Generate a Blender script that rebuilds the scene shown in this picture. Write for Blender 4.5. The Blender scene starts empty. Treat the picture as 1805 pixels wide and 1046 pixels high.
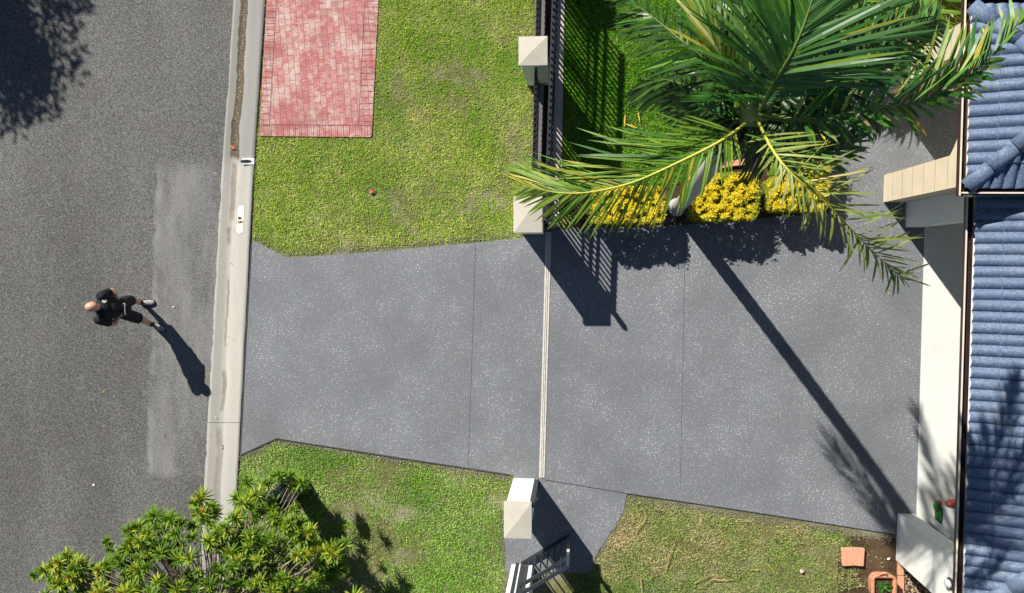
import bpy, bmesh, math, random
import numpy as np
from mathutils import Vector, Matrix, Quaternion
from mathutils.geometry import tessellate_polygon
random.seed(7); rng = np.random.default_rng(7)
SC = bpy.context.scene; COL = SC.collection
R = math.radians

# ------------------------------------------------------------------ camera
F, H, CX, CY = 1457.0, 15.5, 902.5, 523.0          # focal length in photo pixels, drone height
NAD = Vector(((1015-CX)/F, -(470-CY)/F, -1)).normalized()
ROT = NAD.rotation_difference(Vector((0, 0, -1)))
cam = bpy.data.objects.new('camera', bpy.data.cameras.new('camera')); COL.objects.link(cam)
cam.data.sensor_width = 36; cam.data.lens = F/1805*36; cam.data.clip_end = 2000; cam.data.clip_start = 0.1
cam.rotation_mode = 'QUATERNION'; cam.rotation_quaternion = ROT; cam.location = (0, 0, H)
SC.camera = cam
def P(px, py, z=0.0):
    """point at height z seen at a photo pixel"""
    d = ROT @ Vector(((px-CX)/F, -(py-CY)/F, -1)); return Vector((0, 0, H)) + d*((H-z)/-d.z)

# ------------------------------------------------------------------ light
SUN_EL, SUN_DIR = 39.3, -54.3                       # elevation, direction in which shadows fall
w = bpy.data.worlds.new('World'); SC.world = w; w.use_nodes = True
nt = w.node_tree; sky = nt.nodes.new('ShaderNodeTexSky'); sky.sky_type = 'NISHITA'; sky.sun_disc = False
sky.air_density = .7; sky.dust_density = .3; sky.sun_elevation = R(SUN_EL); sky.sun_rotation = R(90-(SUN_DIR+180))
nt.links.new(sky.outputs[0], nt.nodes['Background'].inputs[0]); nt.nodes['Background'].inputs[1].default_value = 0.05
sl = bpy.data.lights.new('sun', 'SUN'); sl.energy = 5.0; sl.angle = R(0.53); sl.color = (1, .955, .88)
sun = bpy.data.objects.new('sun', sl); COL.objects.link(sun)
sd = Vector((math.cos(R(SUN_DIR))*math.cos(R(SUN_EL)), math.sin(R(SUN_DIR))*math.cos(R(SUN_EL)), -math.sin(R(SUN_EL))))
sun.rotation_mode = 'QUATERNION'; sun.rotation_quaternion = sd.to_track_quat('-Z', 'Y'); sun.location = (-8, 12, 14)
SC.view_settings.view_transform = 'Standard'; SC.view_settings.look = 'None'; SC.view_settings.gamma = 1
SC.view_settings.exposure = 0.65
SC.render.resolution_x = 1024; SC.render.resolution_y = 593

# ------------------------------------------------------------------ helpers
def tag(o, label=None, cat=None, group=None, kind=None):
    if label: o['label'] = label
    if cat: o['category'] = cat
    if group: o['group'] = group
    if kind: o['kind'] = kind
    return o
def thing(name, label, cat, loc=(0, 0, 0), rz=0, group=None):
    o = bpy.data.objects.new(name, None); COL.objects.link(o); o.location = loc; o.rotation_euler = (0, 0, rz)
    o.empty_display_size = .1
    return tag(o, label, cat, group)
def root_loc(p):
    while p.parent: p = p.parent
    return Vector(p.location)
class MB:
    """collects shapes; build() links them as ONE mesh object"""
    def __init__(s): s.v = []; s.f = []; s.m = []
    def add(s, vs, fs, mi=0):
        o = len(s.v); s.v += [tuple(x) for x in vs]; s.f += [tuple(i+o for i in f) for f in fs]; s.m += [mi]*len(fs); return s
    def box(s, a, b, mi=0):
        x0, y0, z0 = a; x1, y1, z1 = b
        v = [(x, y, z) for z in (z0, z1) for y in (y0, y1) for x in (x0, x1)]
        return s.add(v, [(0, 2, 3, 1), (4, 5, 7, 6), (0, 1, 5, 4), (2, 6, 7, 3), (0, 4, 6, 2), (1, 3, 7, 5)], mi)
    def bar(s, a, b, wd, ht, mi=0):
        """box from a to b, wd wide (horizontal), ht high"""
        a = Vector(a); b = Vector(b); d = (b-a).normalized()
        up = Vector((0, 0, 1)) if abs(d.z) < .9 else Vector((0, 1, 0))
        r = d.cross(up).normalized()*wd/2; u = r.cross(d).normalized()*ht/2
        v = [p+i*r+j*u for p in (a, b) for i, j in ((-1, -1), (1, -1), (1, 1), (-1, 1))]
        return s.add(v, [(3, 2, 1, 0), (4, 5, 6, 7), (0, 1, 5, 4), (1, 2, 6, 5), (2, 3, 7, 6), (3, 0, 4, 7)], mi)
    def tube(s, pts, rad, n=8, mi=0, cap=True):
        pts = [Vector(p) for p in pts]
        if not hasattr(rad, '__len__'): rad = [rad]*len(pts)
        prev = None; rings = []
        for i, p in enumerate(pts):
            d = (pts[min(i+1, len(pts)-1)]-pts[max(i-1, 0)]).normalized()
            if prev is None:
                a = d.orthogonal().normalized()
            else:
                a = (prev-d*prev.dot(d)); a = a.normalized() if a.length > 1e-6 else d.orthogonal().normalized()
            prev = a; b = d.cross(a)
            rings.append([p+(a*math.cos(t)+b*math.sin(t))*rad[i] for t in [2*math.pi*k/n for k in range(n)]])
        v = [q for r in rings for q in r]; f = []
        for i in range(len(pts)-1):
            for k in range(n):
                f.append((i*n+k, i*n+(k+1) % n, (i+1)*n+(k+1) % n, (i+1)*n+k))
        if cap: f.append(tuple(range(n))[::-1]); f.append(tuple((len(pts)-1)*n+k for k in range(n)))
        return s.add(v, f, mi)
    def prism(s, poly, z0, z1, mi=0):
        """vertical prism over a plan polygon"""
        poly = [Vector((p[0], p[1])) for p in poly]
        if sum(a.x*b.y-b.x*a.y for a, b in zip(poly, poly[1:]+poly[:1])) < 0: poly = poly[::-1]
        n = len(poly); v = [(p.x, p.y, z1) for p in poly]+[(p.x, p.y, z0) for p in poly]
        tris = tessellate_polygon([[Vector((p.x, p.y, 0)) for p in poly]])
        f = []
        for t in tris:
            a, b, c = [poly[i] for i in t]
            t = tuple(t) if (b-a).cross(c-a) > 0 else tuple(t)[::-1]
            f.append(t); f.append(tuple(n+i for i in t[::-1]))
        f += [(i, n+i, n+(i+1) % n, (i+1) % n) for i in range(n)]
        return s.add(v, f, mi)
    def ell(s, c, r, seg=16, rg=10, mi=0, rot=None):
        c = Vector(c); v = []; f = []
        for i in range(rg+1):
            th = math.pi*i/rg
            for k in range(seg):
                ph = 2*math.pi*k/seg
                q = Vector((r[0]*math.sin(th)*math.cos(ph), r[1]*math.sin(th)*math.sin(ph), r[2]*math.cos(th)))
                if rot: q = rot @ q
                v.append(c+q)
        for i in range(rg):
            for k in range(seg):
                f.append((i*seg+k, (i+1)*seg+k, (i+1)*seg+(k+1) % seg, i*seg+(k+1) % seg))
        return s.add(v, f, mi)
    def build(s, name, mat, parent=None, world=True, smooth=False, bevel=0):
        me = bpy.data.meshes.new(name)
        off = root_loc(parent) if (parent and world) else Vector((0, 0, 0))
        me.from_pydata([(x-off.x, y-off.y, z-off.z) for x, y, z in s.v], [], s.f)
        mats = mat if isinstance(mat, (list, tuple)) else [mat]
        for m in mats: me.materials.append(m)
        if len(mats) > 1: me.polygons.foreach_set('material_index', s.m)
        if smooth: me.polygons.foreach_set('use_smooth', [True]*len(me.polygons))
        if bevel:
            bm = bmesh.new(); bm.from_mesh(me); bmesh.ops.remove_doubles(bm, verts=bm.verts, dist=1e-5)
            ed = [e for e in bm.edges if len(e.link_faces) == 2 and e.calc_face_angle(0) > .5]
            bmesh.ops.bevel(bm, geom=ed, offset=bevel, segments=2, affect='EDGES', profile=.5); bm.to_mesh(me); bm.free()
        me.update()
        o = bpy.data.objects.new(name, me); COL.objects.link(o)
        if parent: o.parent = parent
        return o
def copy_tree(o, parent=None):
    c = o.copy(); COL.objects.link(c); c.parent = parent
    for ch in list(o.children): copy_tree(ch, c)
    return c
def catmull(pts, n):
    pts = [Vector(p) for p in pts]; q = [pts[0]*2-pts[1]]+pts+[pts[-1]*2-pts[-2]]; out = []
    m = len(pts)-1
    for k in range(n+1):
        t = k/n*m; i = min(int(t), m-1); t -= i; a, b, c, d = q[i:i+4]
        out.append(.5*((2*b)+(c-a)*t+(2*a-5*b+4*c-d)*t*t+(3*b-a-3*c+d)*t**3))
    return out

# ------------------------------------------------------------------ materials
def lin(r, g, b): return tuple(((c/255)/12.92 if c/255 <= .04045 else ((c/255+.055)/1.055)**2.4) for c in (r, g, b))+(1,)
class NT:
    def __init__(s, name, rough=.8, spec=.3):
        s.m = bpy.data.materials.new(name); s.m.use_nodes = True; s.t = s.m.node_tree; s.b = s.t.nodes['Principled BSDF']
        s.b.inputs['Roughness'].default_value = rough; s.b.inputs['Specular IOR Level'].default_value = spec
        s.co = s.t.nodes.new('ShaderNodeTexCoord').outputs['Object']
    def n(s, ty, **kw):
        nd = s.t.nodes.new(ty)
        for k, v in kw.items():
            if hasattr(nd, k): setattr(nd, k, v)
            else: nd.inputs[k.replace('_', ' ')].default_value = v
        return nd
    def l(s, a, b): s.t.links.new(a, b)
    def map(s, scale=(1, 1, 1), loc=(0, 0, 0), rot=(0, 0, 0)):
        m = s.n('ShaderNodeMapping'); m.inputs['Scale'].default_value = scale; m.inputs['Location'].default_value = loc
        m.inputs['Rotation'].default_value = rot; s.l(s.co, m.inputs['Vector']); return m.outputs[0]
    def noise(s, scale, detail=4, rough=.6, vec=None, dist=0):
        x = s.n('ShaderNodeTexNoise', Scale=scale, Detail=detail, Roughness=rough, Distortion=dist)
        s.l(vec or s.co, x.inputs['Vector']); return x.outputs['Fac']
    def ramp(s, fac, stops, interp='LINEAR'):
        r = s.n('ShaderNodeValToRGB'); e = r.color_ramp.elements; r.color_ramp.interpolation = interp
        while len(e) < len(stops): e.new(.5)
        for el, (p, c) in zip(e, stops):
            el.position = p; el.color = c if hasattr(c, '__len__') else (c, c, c, 1)
        s.l(fac, r.inputs[0]); return r.outputs[0]
    def mix(s, fac, a, b, blend='MIX'):
        m = s.n('ShaderNodeMix'); m.data_type = 'RGBA'; m.blend_type = blend
        if hasattr(fac, 'name'): s.l(fac, m.inputs[0])
        else: m.inputs[0].default_value = fac
        for i, c in ((6, a), (7, b)):
            if hasattr(c, 'name'): s.l(c, m.inputs[i])
            else: m.inputs[i].default_value = c if hasattr(c, '__len__') else (c, c, c, 1)
        return m.outputs[2]
    def math(s, op, a, b=0.0):
        m = s.n('ShaderNodeMath', operation=op)
        for i, c in ((0, a), (1, b)):
            if hasattr(c, 'name'): s.l(c, m.inputs[i])
            else: m.inputs[i].default_value = c
        return m.outputs[0]
    def bump(s, h, st=.5, dist=.01):
        b = s.n('ShaderNodeBump', Strength=st, Distance=dist); s.l(h, b.inputs['Height']); s.l(b.outputs[0], s.b.inputs['Normal'])
    def col(s, c):
        if hasattr(c, 'name'): s.l(c, s.b.inputs['Base Color'])
        else: s.b.inputs['Base Color'].default_value = c
        return s.m
def simple(name, a, b=None, scale=8, rough=.7, spec=.3, bump=.15, metal=0, detail=5):
    t = NT(name, rough, spec); b = b or tuple(x*.75 for x in a[:3])+(1,)
    nz = t.noise(scale, detail); t.bump(nz, bump, .01); t.b.inputs['Metallic'].default_value = metal
    return t.col(t.ramp(nz, [(.3, b), (.7, a)]))
def g(v, t=(1, 1, 1)): return (v*t[0], v*t[1], v*t[2], 1)

def m_asphalt():
    t = NT('asphalt', .85, .25)
    fine = t.noise(42, 5, .8); c = t.ramp(fine, [(.34, g(.030, (1, .98, .94))), (.5, g(.10, (1, .985, .94))), (.66, g(.26, (1, .99, .95)))])
    big = t.noise(.55, 3, .55, t.map((1, .35, 1))); c = t.mix(1, c, t.ramp(big, [(.3, g(.78)), (.7, g(1.2))]), 'MULTIPLY')
    br = t.ramp(t.noise(1.3, 4), [(.55, 0), (.8, .35)]); c = t.mix(br, c, (.11, .088, .068, 1))
    sp = t.n('ShaderNodeTexVoronoi', Scale=38.0); t.l(t.co, sp.inputs['Vector'])
    chip = t.math('MULTIPLY', t.math('LESS_THAN', sp.outputs['Distance'], .2), t.ramp(sp.outputs['Color'], [(.72, 0), (.9, .55)]))
    c = t.mix(chip, c, g(.36, (1, .98, .92)))
    # the paler worn strip beside the gutter: a real patch of resealed surface with its own outline
    sx = t.n('ShaderNodeSeparateXYZ'); t.l(t.co, sx.inputs[0]); wob = t.math('MULTIPLY', t.math('SUBTRACT', t.noise(2.2, 5), .5), .14)
    X = t.math('ADD', sx.outputs[0], t.math('MULTIPLY', wob, 1.5)); Y = t.math('ADD', sx.outputs[1], wob)
    # patch polygon edges: left edge x = a + b*y
    a0, a1 = P(277, 292, -.08), P(258, 838, -.08); k = (a1.x-a0.x)/(a1.y-a0.y)
    dx = t.math('SUBTRACT', X, t.math('ADD', t.math('MULTIPLY', sx.outputs[1], k), a0.x-k*a0.y))
    def soft(v, wd): 
        m = t.n('ShaderNodeMapRange', interpolation_type='SMOOTHSTEP'); m.inputs[1].default_value = -wd; m.inputs[2].default_value = wd; t.l(v, m.inputs[0]); return m.outputs[0]
    msk = t.math('MULTIPLY', soft(dx, .06), t.math('MULTIPLY', soft(t.math('SUBTRACT', a0.y, Y), .22), soft(t.math('SUBTRACT', Y, a1.y), .10)))
    amt = t.math('MULTIPLY', msk, t.ramp(t.noise(.95, 6, .66, t.map((1.8, .45, 1))), [(.34, .02), (.72, .85)]))
    c = t.mix(amt, c, t.mix(.55, t.ramp(fine, [(.3, g(.13)), (.7, g(.30))]), g(.27, (1, .98, .95))))
    rim = t.math('MULTIPLY', t.math('MULTIPLY', soft(t.math('ADD', dx, .02), .02), t.math('SUBTRACT', 1, soft(t.math('SUBTRACT', dx, .1), .06))), t.math('MULTIPLY', soft(t.math('SUBTRACT', a0.y, Y), .05), soft(t.math('SUBTRACT', Y, a1.y), .05)))
    c = t.mix(t.math('MULTIPLY', rim, t.ramp(t.noise(1.3, 5), [(.42, 0), (.65, .6)])), c, g(.27))
    t.bump(fine, .55, .012); return t.col(c)
def m_drive():
    t = NT('painted_exposed_aggregate', .62, .35)
    fine = t.noise(55, 4, .75); c = t.ramp(fine, [(.32, g(.098, (.94, .99, 1.07))), (.52, g(.165, (.95, 1, 1.07))), (.72, g(.28, (.95, 1, 1.07)))])
    bl = t.ramp(t.noise(.8, 5, .6), [(.35, 0), (.68, 1)])
    sp = t.n('ShaderNodeTexVoronoi', Scale=34.0); t.l(t.co, sp.inputs['Vector'])
    chip = t.math('MULTIPLY', t.math('LESS_THAN', sp.outputs['Distance'], .27), t.ramp(sp.outputs['Color'], [(.35, 0), (.75, .8)]))
    chip = t.math('MULTIPLY', chip, t.ramp(bl, [(0, .35), (1, 1)]))
    c = t.mix(chip, c, g(.62, (1, 1, .98)))
    c = t.mix(1, c, t.ramp(bl, [(0, g(.88)), (1, g(1.16))]), 'MULTIPLY')
    c = t.mix(t.ramp(t.noise(2.3, 6, .7), [(.6, 0), (.85, .25)]), c, (.17, .155, .14, 1))
    t.bump(fine, .4, .008); return t.col(c)
def m_concrete(name, a, b, stain=(.16, .14, .11, 1), st=.5, scale=1.5, stretch=(3, .35, 1)):
    t = NT(name, .8, .25); fine = t.noise(40, 4, .7); big = t.noise(scale, 5, .65, t.map(stretch))
    c = t.mix(.35, t.ramp(big, [(.3, b), (.7, a)]), t.ramp(fine, [(.3, b), (.7, a)]))
    c = t.mix(t.ramp(t.noise(scale*1.7, 6, .7, t.map(stretch, (4, 2, 0))), [(.5, 0), (.72, st)]), c, stain)
    t.bump(fine, .25, .006); return t.col(c)
def m_lawnbase(name, a, b, d):
    t = NT(name, .95, .1); n1 = t.noise(30, 5, .8); c = t.ramp(n1, [(.3, b), (.7, a)])
    c = t.mix(t.ramp(t.noise(1.4, 5, .65), [(.5, 0), (.7, .8)]), c, d); t.bump(n1, .9, .03); return t.col(c)
def m_grass(name, g1, g2, g3, dry, dryamt, seed=0, green=.5):
    t = NT(name, .6, .25); gi = t.n('ShaderNodeNewGeometry').outputs['Random Per Island']
    c = t.ramp(gi, [(0, g1), (.45, g2), (.85, g3), (1, dry)])
    patch = t.noise(.75, 5, .62, t.map((1, 1, 0), (seed, seed*2, 0))); p2 = t.noise(5, 4, .7, t.map((1, 1, 0), (seed, 3, 0)))
    m = t.math('MULTIPLY', t.math('ADD', t.ramp(patch, [(.40, 0), (.70, 1)]), t.ramp(p2, [(.5, 0), (.75, .5)])), dryamt)
    c = t.mix(m, c, t.mix(gi, dry, tuple(x*1.5 for x in dry[:3])+(1,)))
    gr = t.ramp(t.noise(.6, 4, .6, t.map((1, 1, 0), (seed+7, 9, 0))), [(.48, 0), (.66, green)]); c = t.mix(gr, c, g1)
    t.b.inputs['Transmission Weight'].default_value = 0
    out = t.t.nodes['Material Output']; tr = t.n('ShaderNodeBsdfTranslucent'); t.l(c, tr.inputs[0])
    ms = t.n('ShaderNodeMixShader'); ms.inputs[0].default_value = .42; t.l(t.b.outputs[0], ms.inputs[1]); t.l(tr.outputs[0], ms.inputs[2]); t.l(ms.outputs[0], out.inputs[0])
    return t.col(c)
def m_leaf(name, a, b, rough=.4, spec=.5, trans=.3, scale=3, c3=None):
    t = NT(name, rough, spec); gi = t.n('ShaderNodeNewGeometry').outputs['Random Per Island']
    c = t.ramp(gi, [(0, a), (.7, b), (1, c3 or b)]); c = t.mix(t.ramp(t.noise(scale, 4), [(.4, 0), (.7, .5)]), c, a)
    out = t.t.nodes['Material Output']; tr = t.n('ShaderNodeBsdfTranslucent'); t.l(c, tr.inputs[0])
    ms = t.n('ShaderNodeMixShader'); ms.inputs[0].default_value = trans; t.l(t.b.outputs[0], ms.inputs[1]); t.l(tr.outputs[0], ms.inputs[2]); t.l(ms.outputs[0], out.inputs[0])
    return t.col(c)
def m_render(name, a, b, stain, st=.35):
    t = NT(name, .75, .3); n1 = t.noise(3, 6, .65); c = t.ramp(n1, [(.3, b), (.65, a)])
    c = t.mix(t.ramp(t.noise(1.6, 6, .7, t.map((1, 1, .4), (2, 5, 1))), [(.55, 0), (.78, st)]), c, stain); t.bump(t.noise(60, 3), .12, .004); return t.col(c)
def m_tile():
    t = NT('blue_roof_tile', .6, .35); n1 = t.noise(28, 5, .8); c = t.ramp(n1, [(.3, (.045, .072, .125, 1)), (.52, (.105, .15, .235, 1)), (.75, (.27, .34, .43, 1))])
    c = t.mix(t.ramp(t.noise(1.5, 5), [(.35, .0), (.7, .6)]), c, (.085, .125, .215, 1))
    c = t.mix(t.ramp(t.noise(5, 6, .75), [(.55, 0), (.75, .65)]), c, (.06, .068, .08, 1))
    c = t.mix(t.ramp(t.noise(2.2, 7, .75, t.map((1, 1, 1), (5, 2, 1))), [(.52, 0), (.66, .45)]), c, (.24, .27, .30, 1)); t.bump(n1, .3, .006); return t.col(c)
def m_paver(o, ang):
    """weathered red pavers, running bond"""
    t = NT('weathered_red_paver', .85, .2)
    v = t.map((1, 1, 1), (0, 0, 0), (0, 0, R(90)+ang))
    bk = t.n('ShaderNodeTexBrick', Scale=1.0, Mortar_Size=.0045, Bias=-.1, Brick_Width=.23, Row_Height=.115, Mortar_Smooth=.2)
    bk.inputs['Color1'].default_value = (0, 0, 0, 1); bk.inputs['Color2'].default_value = (1, 1, 1, 1); bk.inputs['Mortar'].default_value = (.5, .5, .5, 1)
    t.l(v, bk.inputs['Vector'])
    red = t.mix(t.noise(22, 4, .7), (.33, .10, .10, 1), (.50, .20, .19, 1)); pale = t.mix(t.noise(18, 5), (.46, .31, .28, 1), (.56, .48, .41, 1))
    f = t.math('ADD', t.math('MULTIPLY', bk.outputs['Color'], .09), t.noise(2.2, 7, .8, t.map((1, 1, 1), (3, 1, 0))))
    f = t.math('ADD', f, t.math('MULTIPLY', t.math('SUBTRACT', t.noise(9, 5, .75), .5), .55))
    c = t.mix(t.ramp(f, [(.46, 0), (.68, 1)]), red, pale)
    st = t.noise(1.3, 4, .6, t.map((1, 1, 1), (8, 3, 0))); c = t.mix(t.ramp(st, [(.50, 0), (.62, .6)]), c, (.30, .10, .10, 1))
    c = t.mix(t.math('MULTIPLY', bk.outputs['Fac'], .85), c, (.16, .095, .08, 1)); t.bump(t.math('SUBTRACT', 1, bk.outputs['Fac']), .5, .006); return t.col(c)

M = {}
M['asphalt'] = m_asphalt(); M['drive'] = m_drive()
M['kerb'] = m_concrete('kerb_concrete', g(.56, (1, .96, .84)), g(.36, (1, .97, .87)), (.22, .19, .15, 1), .55)
M['kerbtop'] = m_concrete('kerb_concrete_upper', g(.42, (1, .96, .86)), g(.24, (1, .97, .9)), (.15, .13, .11, 1), .6)
M['wet'] = simple('gutter_grime', (.19, .15, .10, 1), (.05, .04, .03, 1), 18, .9, .2, .8)
M['silt'] = simple('damp_silt', (.27, .22, .155, 1), (.17, .14, .10, 1), 5, .5, .4, .3)
M['lawn'] = m_lawnbase('lawn_soil', (.24, .235, .10, 1), (.09, .085, .035, 1), (.34, .31, .22, 1))
M['ground'] = simple('far_ground', (.08, .09, .03, 1), (.05, .05, .02, 1), 2, .95, .1)
M['soil'] = m_lawnbase('garden_soil', (.10, .066, .04, 1), (.035, .022, .014, 1), (.15, .10, .06, 1))
M['grassA'] = m_grass('verge_grass', (.19, .50, .02, 1), (.42, .66, .05, 1), (.74, .86, .13, 1), (.78, .70, .36, 1), .6, 1)
M['grassB'] = m_grass('lower_verge_grass', (.11, .38, .02, 1), (.27, .56, .05, 1), (.54, .74, .12, 1), (.62, .62, .32, 1), .45, 4)
M['grassC'] = m_grass('yard_grass', (.09, .29, .02, 1), (.23, .42, .05, 1), (.48, .60, .13, 1), (.58, .47, .28, 1), .95, 9, .6)
M['grassD'] = m_grass('rich_green_yard_grass', (.08, .34, .013, 1), (.18, .54, .025, 1), (.42, .76, .06, 1), (.46, .42, .14, 1), .25, 6, .3)  # richer green of the lawn behind the gate
M['cream'] = m_render('cream_render', (.70, .64, .51, 1), (.60, .54, .42, 1), (.42, .38, .30, 1), .25)
M['cream_grey'] = m_render('pillar_render', (.50, .465, .385, 1), (.43, .40, .33, 1), (.42, .38, .32, 1), .35)
M['beige'] = m_render('beige_blockwork', (.72, .60, .43, 1), (.64, .53, .38, 1), (.48, .40, .30, 1), .3)
M['white'] = m_render('white_render', (.80, .80, .75, 1), (.74, .74, .69, 1), (.56, .55, .50, 1), .25)
M['floor'] = m_render('painted_floor', (.62, .625, .59, 1), (.58, .59, .56, 1), (.42, .43, .41, 1), .25)
M['tile'] = m_tile()
M['hip'] = simple('hip_tile_grey', (.14, .185, .26, 1), (.09, .125, .19, 1), 20, .6, .4, .3)
M['gutter'] = simple('brown_gutter', (.06, .028, .028, 1), (.03, .016, .018, 1), 6, .35, .5, .05)
M['black'] = simple('black_aluminium', (.022, .024, .03, 1), (.014, .015, .02, 1), 10, .28, .6, .05)
M['charcoal'] = simple('charcoal_steel', (.032, .037, .046, 1), (.02, .024, .032, 1), 10, .35, .5, .05)
M['steel'] = simple('galvanised_steel', (.68, .64, .58, 1), (.50, .46, .41, 1), 12, .5, .5, .1, .1)
M['darkconc'] = m_concrete('dark_plinth', g(.19, (1, .95, .97)), g(.10, (1, .95, 1)), (.05, .035, .035, 1), .6)
M['crumb'] = simple('crumbled_mortar', (.26, .24, .20, 1), (.15, .135, .11, 1), 30, .9)
M['pjoint'] = simple('paver_gap', (.17, .085, .07, 1), (.12, .06, .05, 1), 30, .9)
M['sawcut'] = simple('saw_cut', (.07, .07, .075, 1), (.035, .035, .04, 1), 30, .9)
M['joint'] = simple('joint_filler', (.02, .02, .02, 1), (.01, .01, .01, 1))
M['strip'] = m_concrete('footing_concrete', g(.62, (1, .88, .8)), g(.42, (1, .86, .8)), (.14, .10, .09, 1), .6)
M['terra'] = simple('terracotta', (.58, .27, .15, 1), (.42, .18, .10, 1), 14, .8, .2, .2)
M['brick'] = simple('salmon_brick', (.68, .34, .21, 1), (.52, .24, .15, 1), 25, .85, .2, .3)
M['plate'] = simple('cream_paint', (.86, .80, .66, 1), (.74, .66, .52, 1), 12, .6)
M['ink'] = simple('dark_lettering', (.06, .05, .035, 1))
M['pvc'] = simple('white_plastic', (.78, .79, .78, 1), (.68, .7, .7, 1), 5, .35)
M['green_bag'] = simple('green_sack', (.03, .16, .03, 1), (.02, .09, .02, 1), 9, .5)
M['red_cloth'] = simple('red_cloth', (.40, .09, .06, 1), (.28, .06, .05, 1), 9, .8)
M['pebble'] = m_leaf('river_pebble', (.20, .13, .08, 1), (.42, .31, .20, 1), .7, .3, 0, 3, (.62, .54, .42, 1))
M['twig'] = simple('dry_stalk', (.48, .33, .17, 1), (.32, .19, .09, 1), 14, .8)
M['ystalk'] = simple('yellow_stalk', (.60, .46, .08, 1), (.5, .33, .06, 1), 14, .6)
M['rust_leaf'] = simple('rust_leaf', (.50, .16, .06, 1), (.34, .09, .04, 1), 14, .6)
M['pink'] = simple('pink_petal', (.75, .45, .45, 1), (.66, .35, .35, 1), 14, .6)
M['skin'] = simple('skin', (.60, .32, .22, 1), (.54, .27, .18, 1), 9, .42, .5, .05)
M['cloth'] = simple('black_polo_cloth', (.022, .023, .029, 1), (.010, .011, .014, 1), 9, .8, .2, 1.0)
M['shorts'] = simple('charcoal_shorts_cloth', (.03, .032, .042, 1), (.022, .023, .03, 1), 20, .85, .15, .2)
M['sock'] = simple('black_sock', (.012, .012, .013, 1))
M['shoe'] = simple('grey_knit_shoe', (.40, .37, .38, 1), (.26, .24, .25, 1), 60, .8, .2, .3)
M['sole'] = simple('dark_sole', (.05, .05, .055, 1))
M['lace'] = simple('white_lace', (.7, .7, .7, 1))
M['logo'] = simple('logo_white', (.75, .78, .62, 1), (.70, .74, .58, 1))
M['logo_ink'] = simple('logo_dark', (.04, .05, .03, 1))
M['screen'] = simple('phone_glass', (.62, .64, .68, 1), (.5, .52, .56, 1), 5, .15, .6, 0)
M['remote'] = simple('remote_grey', (.35, .35, .36, 1), (.28, .28, .3, 1), 5, .5)
M['eye'] = simple('eye', (.05, .035, .03, 1), rough=.1)
M['brow'] = simple('eyebrow_hair', (.12, .07, .04, 1))
M['bark'] = m_concrete('palm_bark', g(.50, (1, .97, .9)), g(.30, (1, .96, .9)), (.14, .13, .11, 1), .6, 6, (1, 1, 4))
M['shaft'] = simple('palm_crownshaft', (.14, .22, .07, 1), (.08, .14, .04, 1), 5, .4)
M['brown'] = simple('brown_stem', (.30, .17, .10, 1), (.16, .09, .055, 1), 12, .9, .2, .5)
M['branch'] = simple('pale_branch', (.40, .32, .26, 1), (.24, .18, .14, 1), 14, .8)
M['rachis'] = simple('frond_rib', (.13, .19, .04, 1), (.07, .12, .03, 1), 8, .45)
M['rachisY'] = simple('yellow_frond_rib', (.55, .50, .08, 1), (.42, .42, .06, 1), 8, .45)
M['pf_dark'] = m_leaf('palm_leaf_shade_green', (.018, .052, .010, 1), (.040, .10, .018, 1), .4, .4, .2, 3, (.08, .15, .03, 1))  # darker leaf green; shade inside the crown is put into this colour
M['pf_mid'] = m_leaf('palm_leaf_green', (.030, .12, .014, 1), (.065, .20, .025, 1), .42, .5, .3, 3, (.16, .36, .05, 1))
M['pf_blue'] = m_leaf('palm_leaf_glossy', (.035, .12, .035, 1), (.08, .19, .05, 1), .42, .5, .2)
M['pf_yel'] = m_leaf('palm_leaf_sunny', (.10, .20, .02, 1), (.20, .32, .04, 1), .5, .3, .3, 3, (.52, .40, .05, 1))
M['pf_old'] = m_leaf('palm_leaf_old', (.20, .27, .05, 1), (.36, .40, .10, 1), .45, .4, .3, 3, (.62, .56, .26, 1))
M['pf_lime'] = m_leaf('palm_leaf_lime', (.13, .24, .02, 1), (.24, .36, .04, 1), .4, .5, .35, 3, (.42, .42, .06, 1))
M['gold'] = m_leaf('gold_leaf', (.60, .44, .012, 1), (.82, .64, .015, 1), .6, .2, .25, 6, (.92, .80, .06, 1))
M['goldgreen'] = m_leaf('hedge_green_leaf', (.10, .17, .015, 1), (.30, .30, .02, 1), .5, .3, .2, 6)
M['ros_g'] = m_leaf('rosette_green', (.06, .15, .012, 1), (.16, .28, .02, 1), .5, .25, .28, 4, (.26, .36, .04, 1))
M['ros_y'] = m_leaf('rosette_yellow', (.18, .28, .02, 1), (.36, .42, .03, 1), .5, .25, .3, 4, (.60, .55, .05, 1))
M['ros_o'] = m_leaf('rosette_orange', (.42, .22, .03, 1), (.52, .30, .04, 1), .45, .4, .3, 4)
M['treeleaf'] = m_leaf('street_tree_leaf', (.03, .07, .015, 1), (.06, .11, .02, 1), .5, .4, .2)
M['bin'] = simple('dark_bin_plastic', (.02, .03, .024, 1), (.014, .02, .017, 1), 9, .45)

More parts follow.
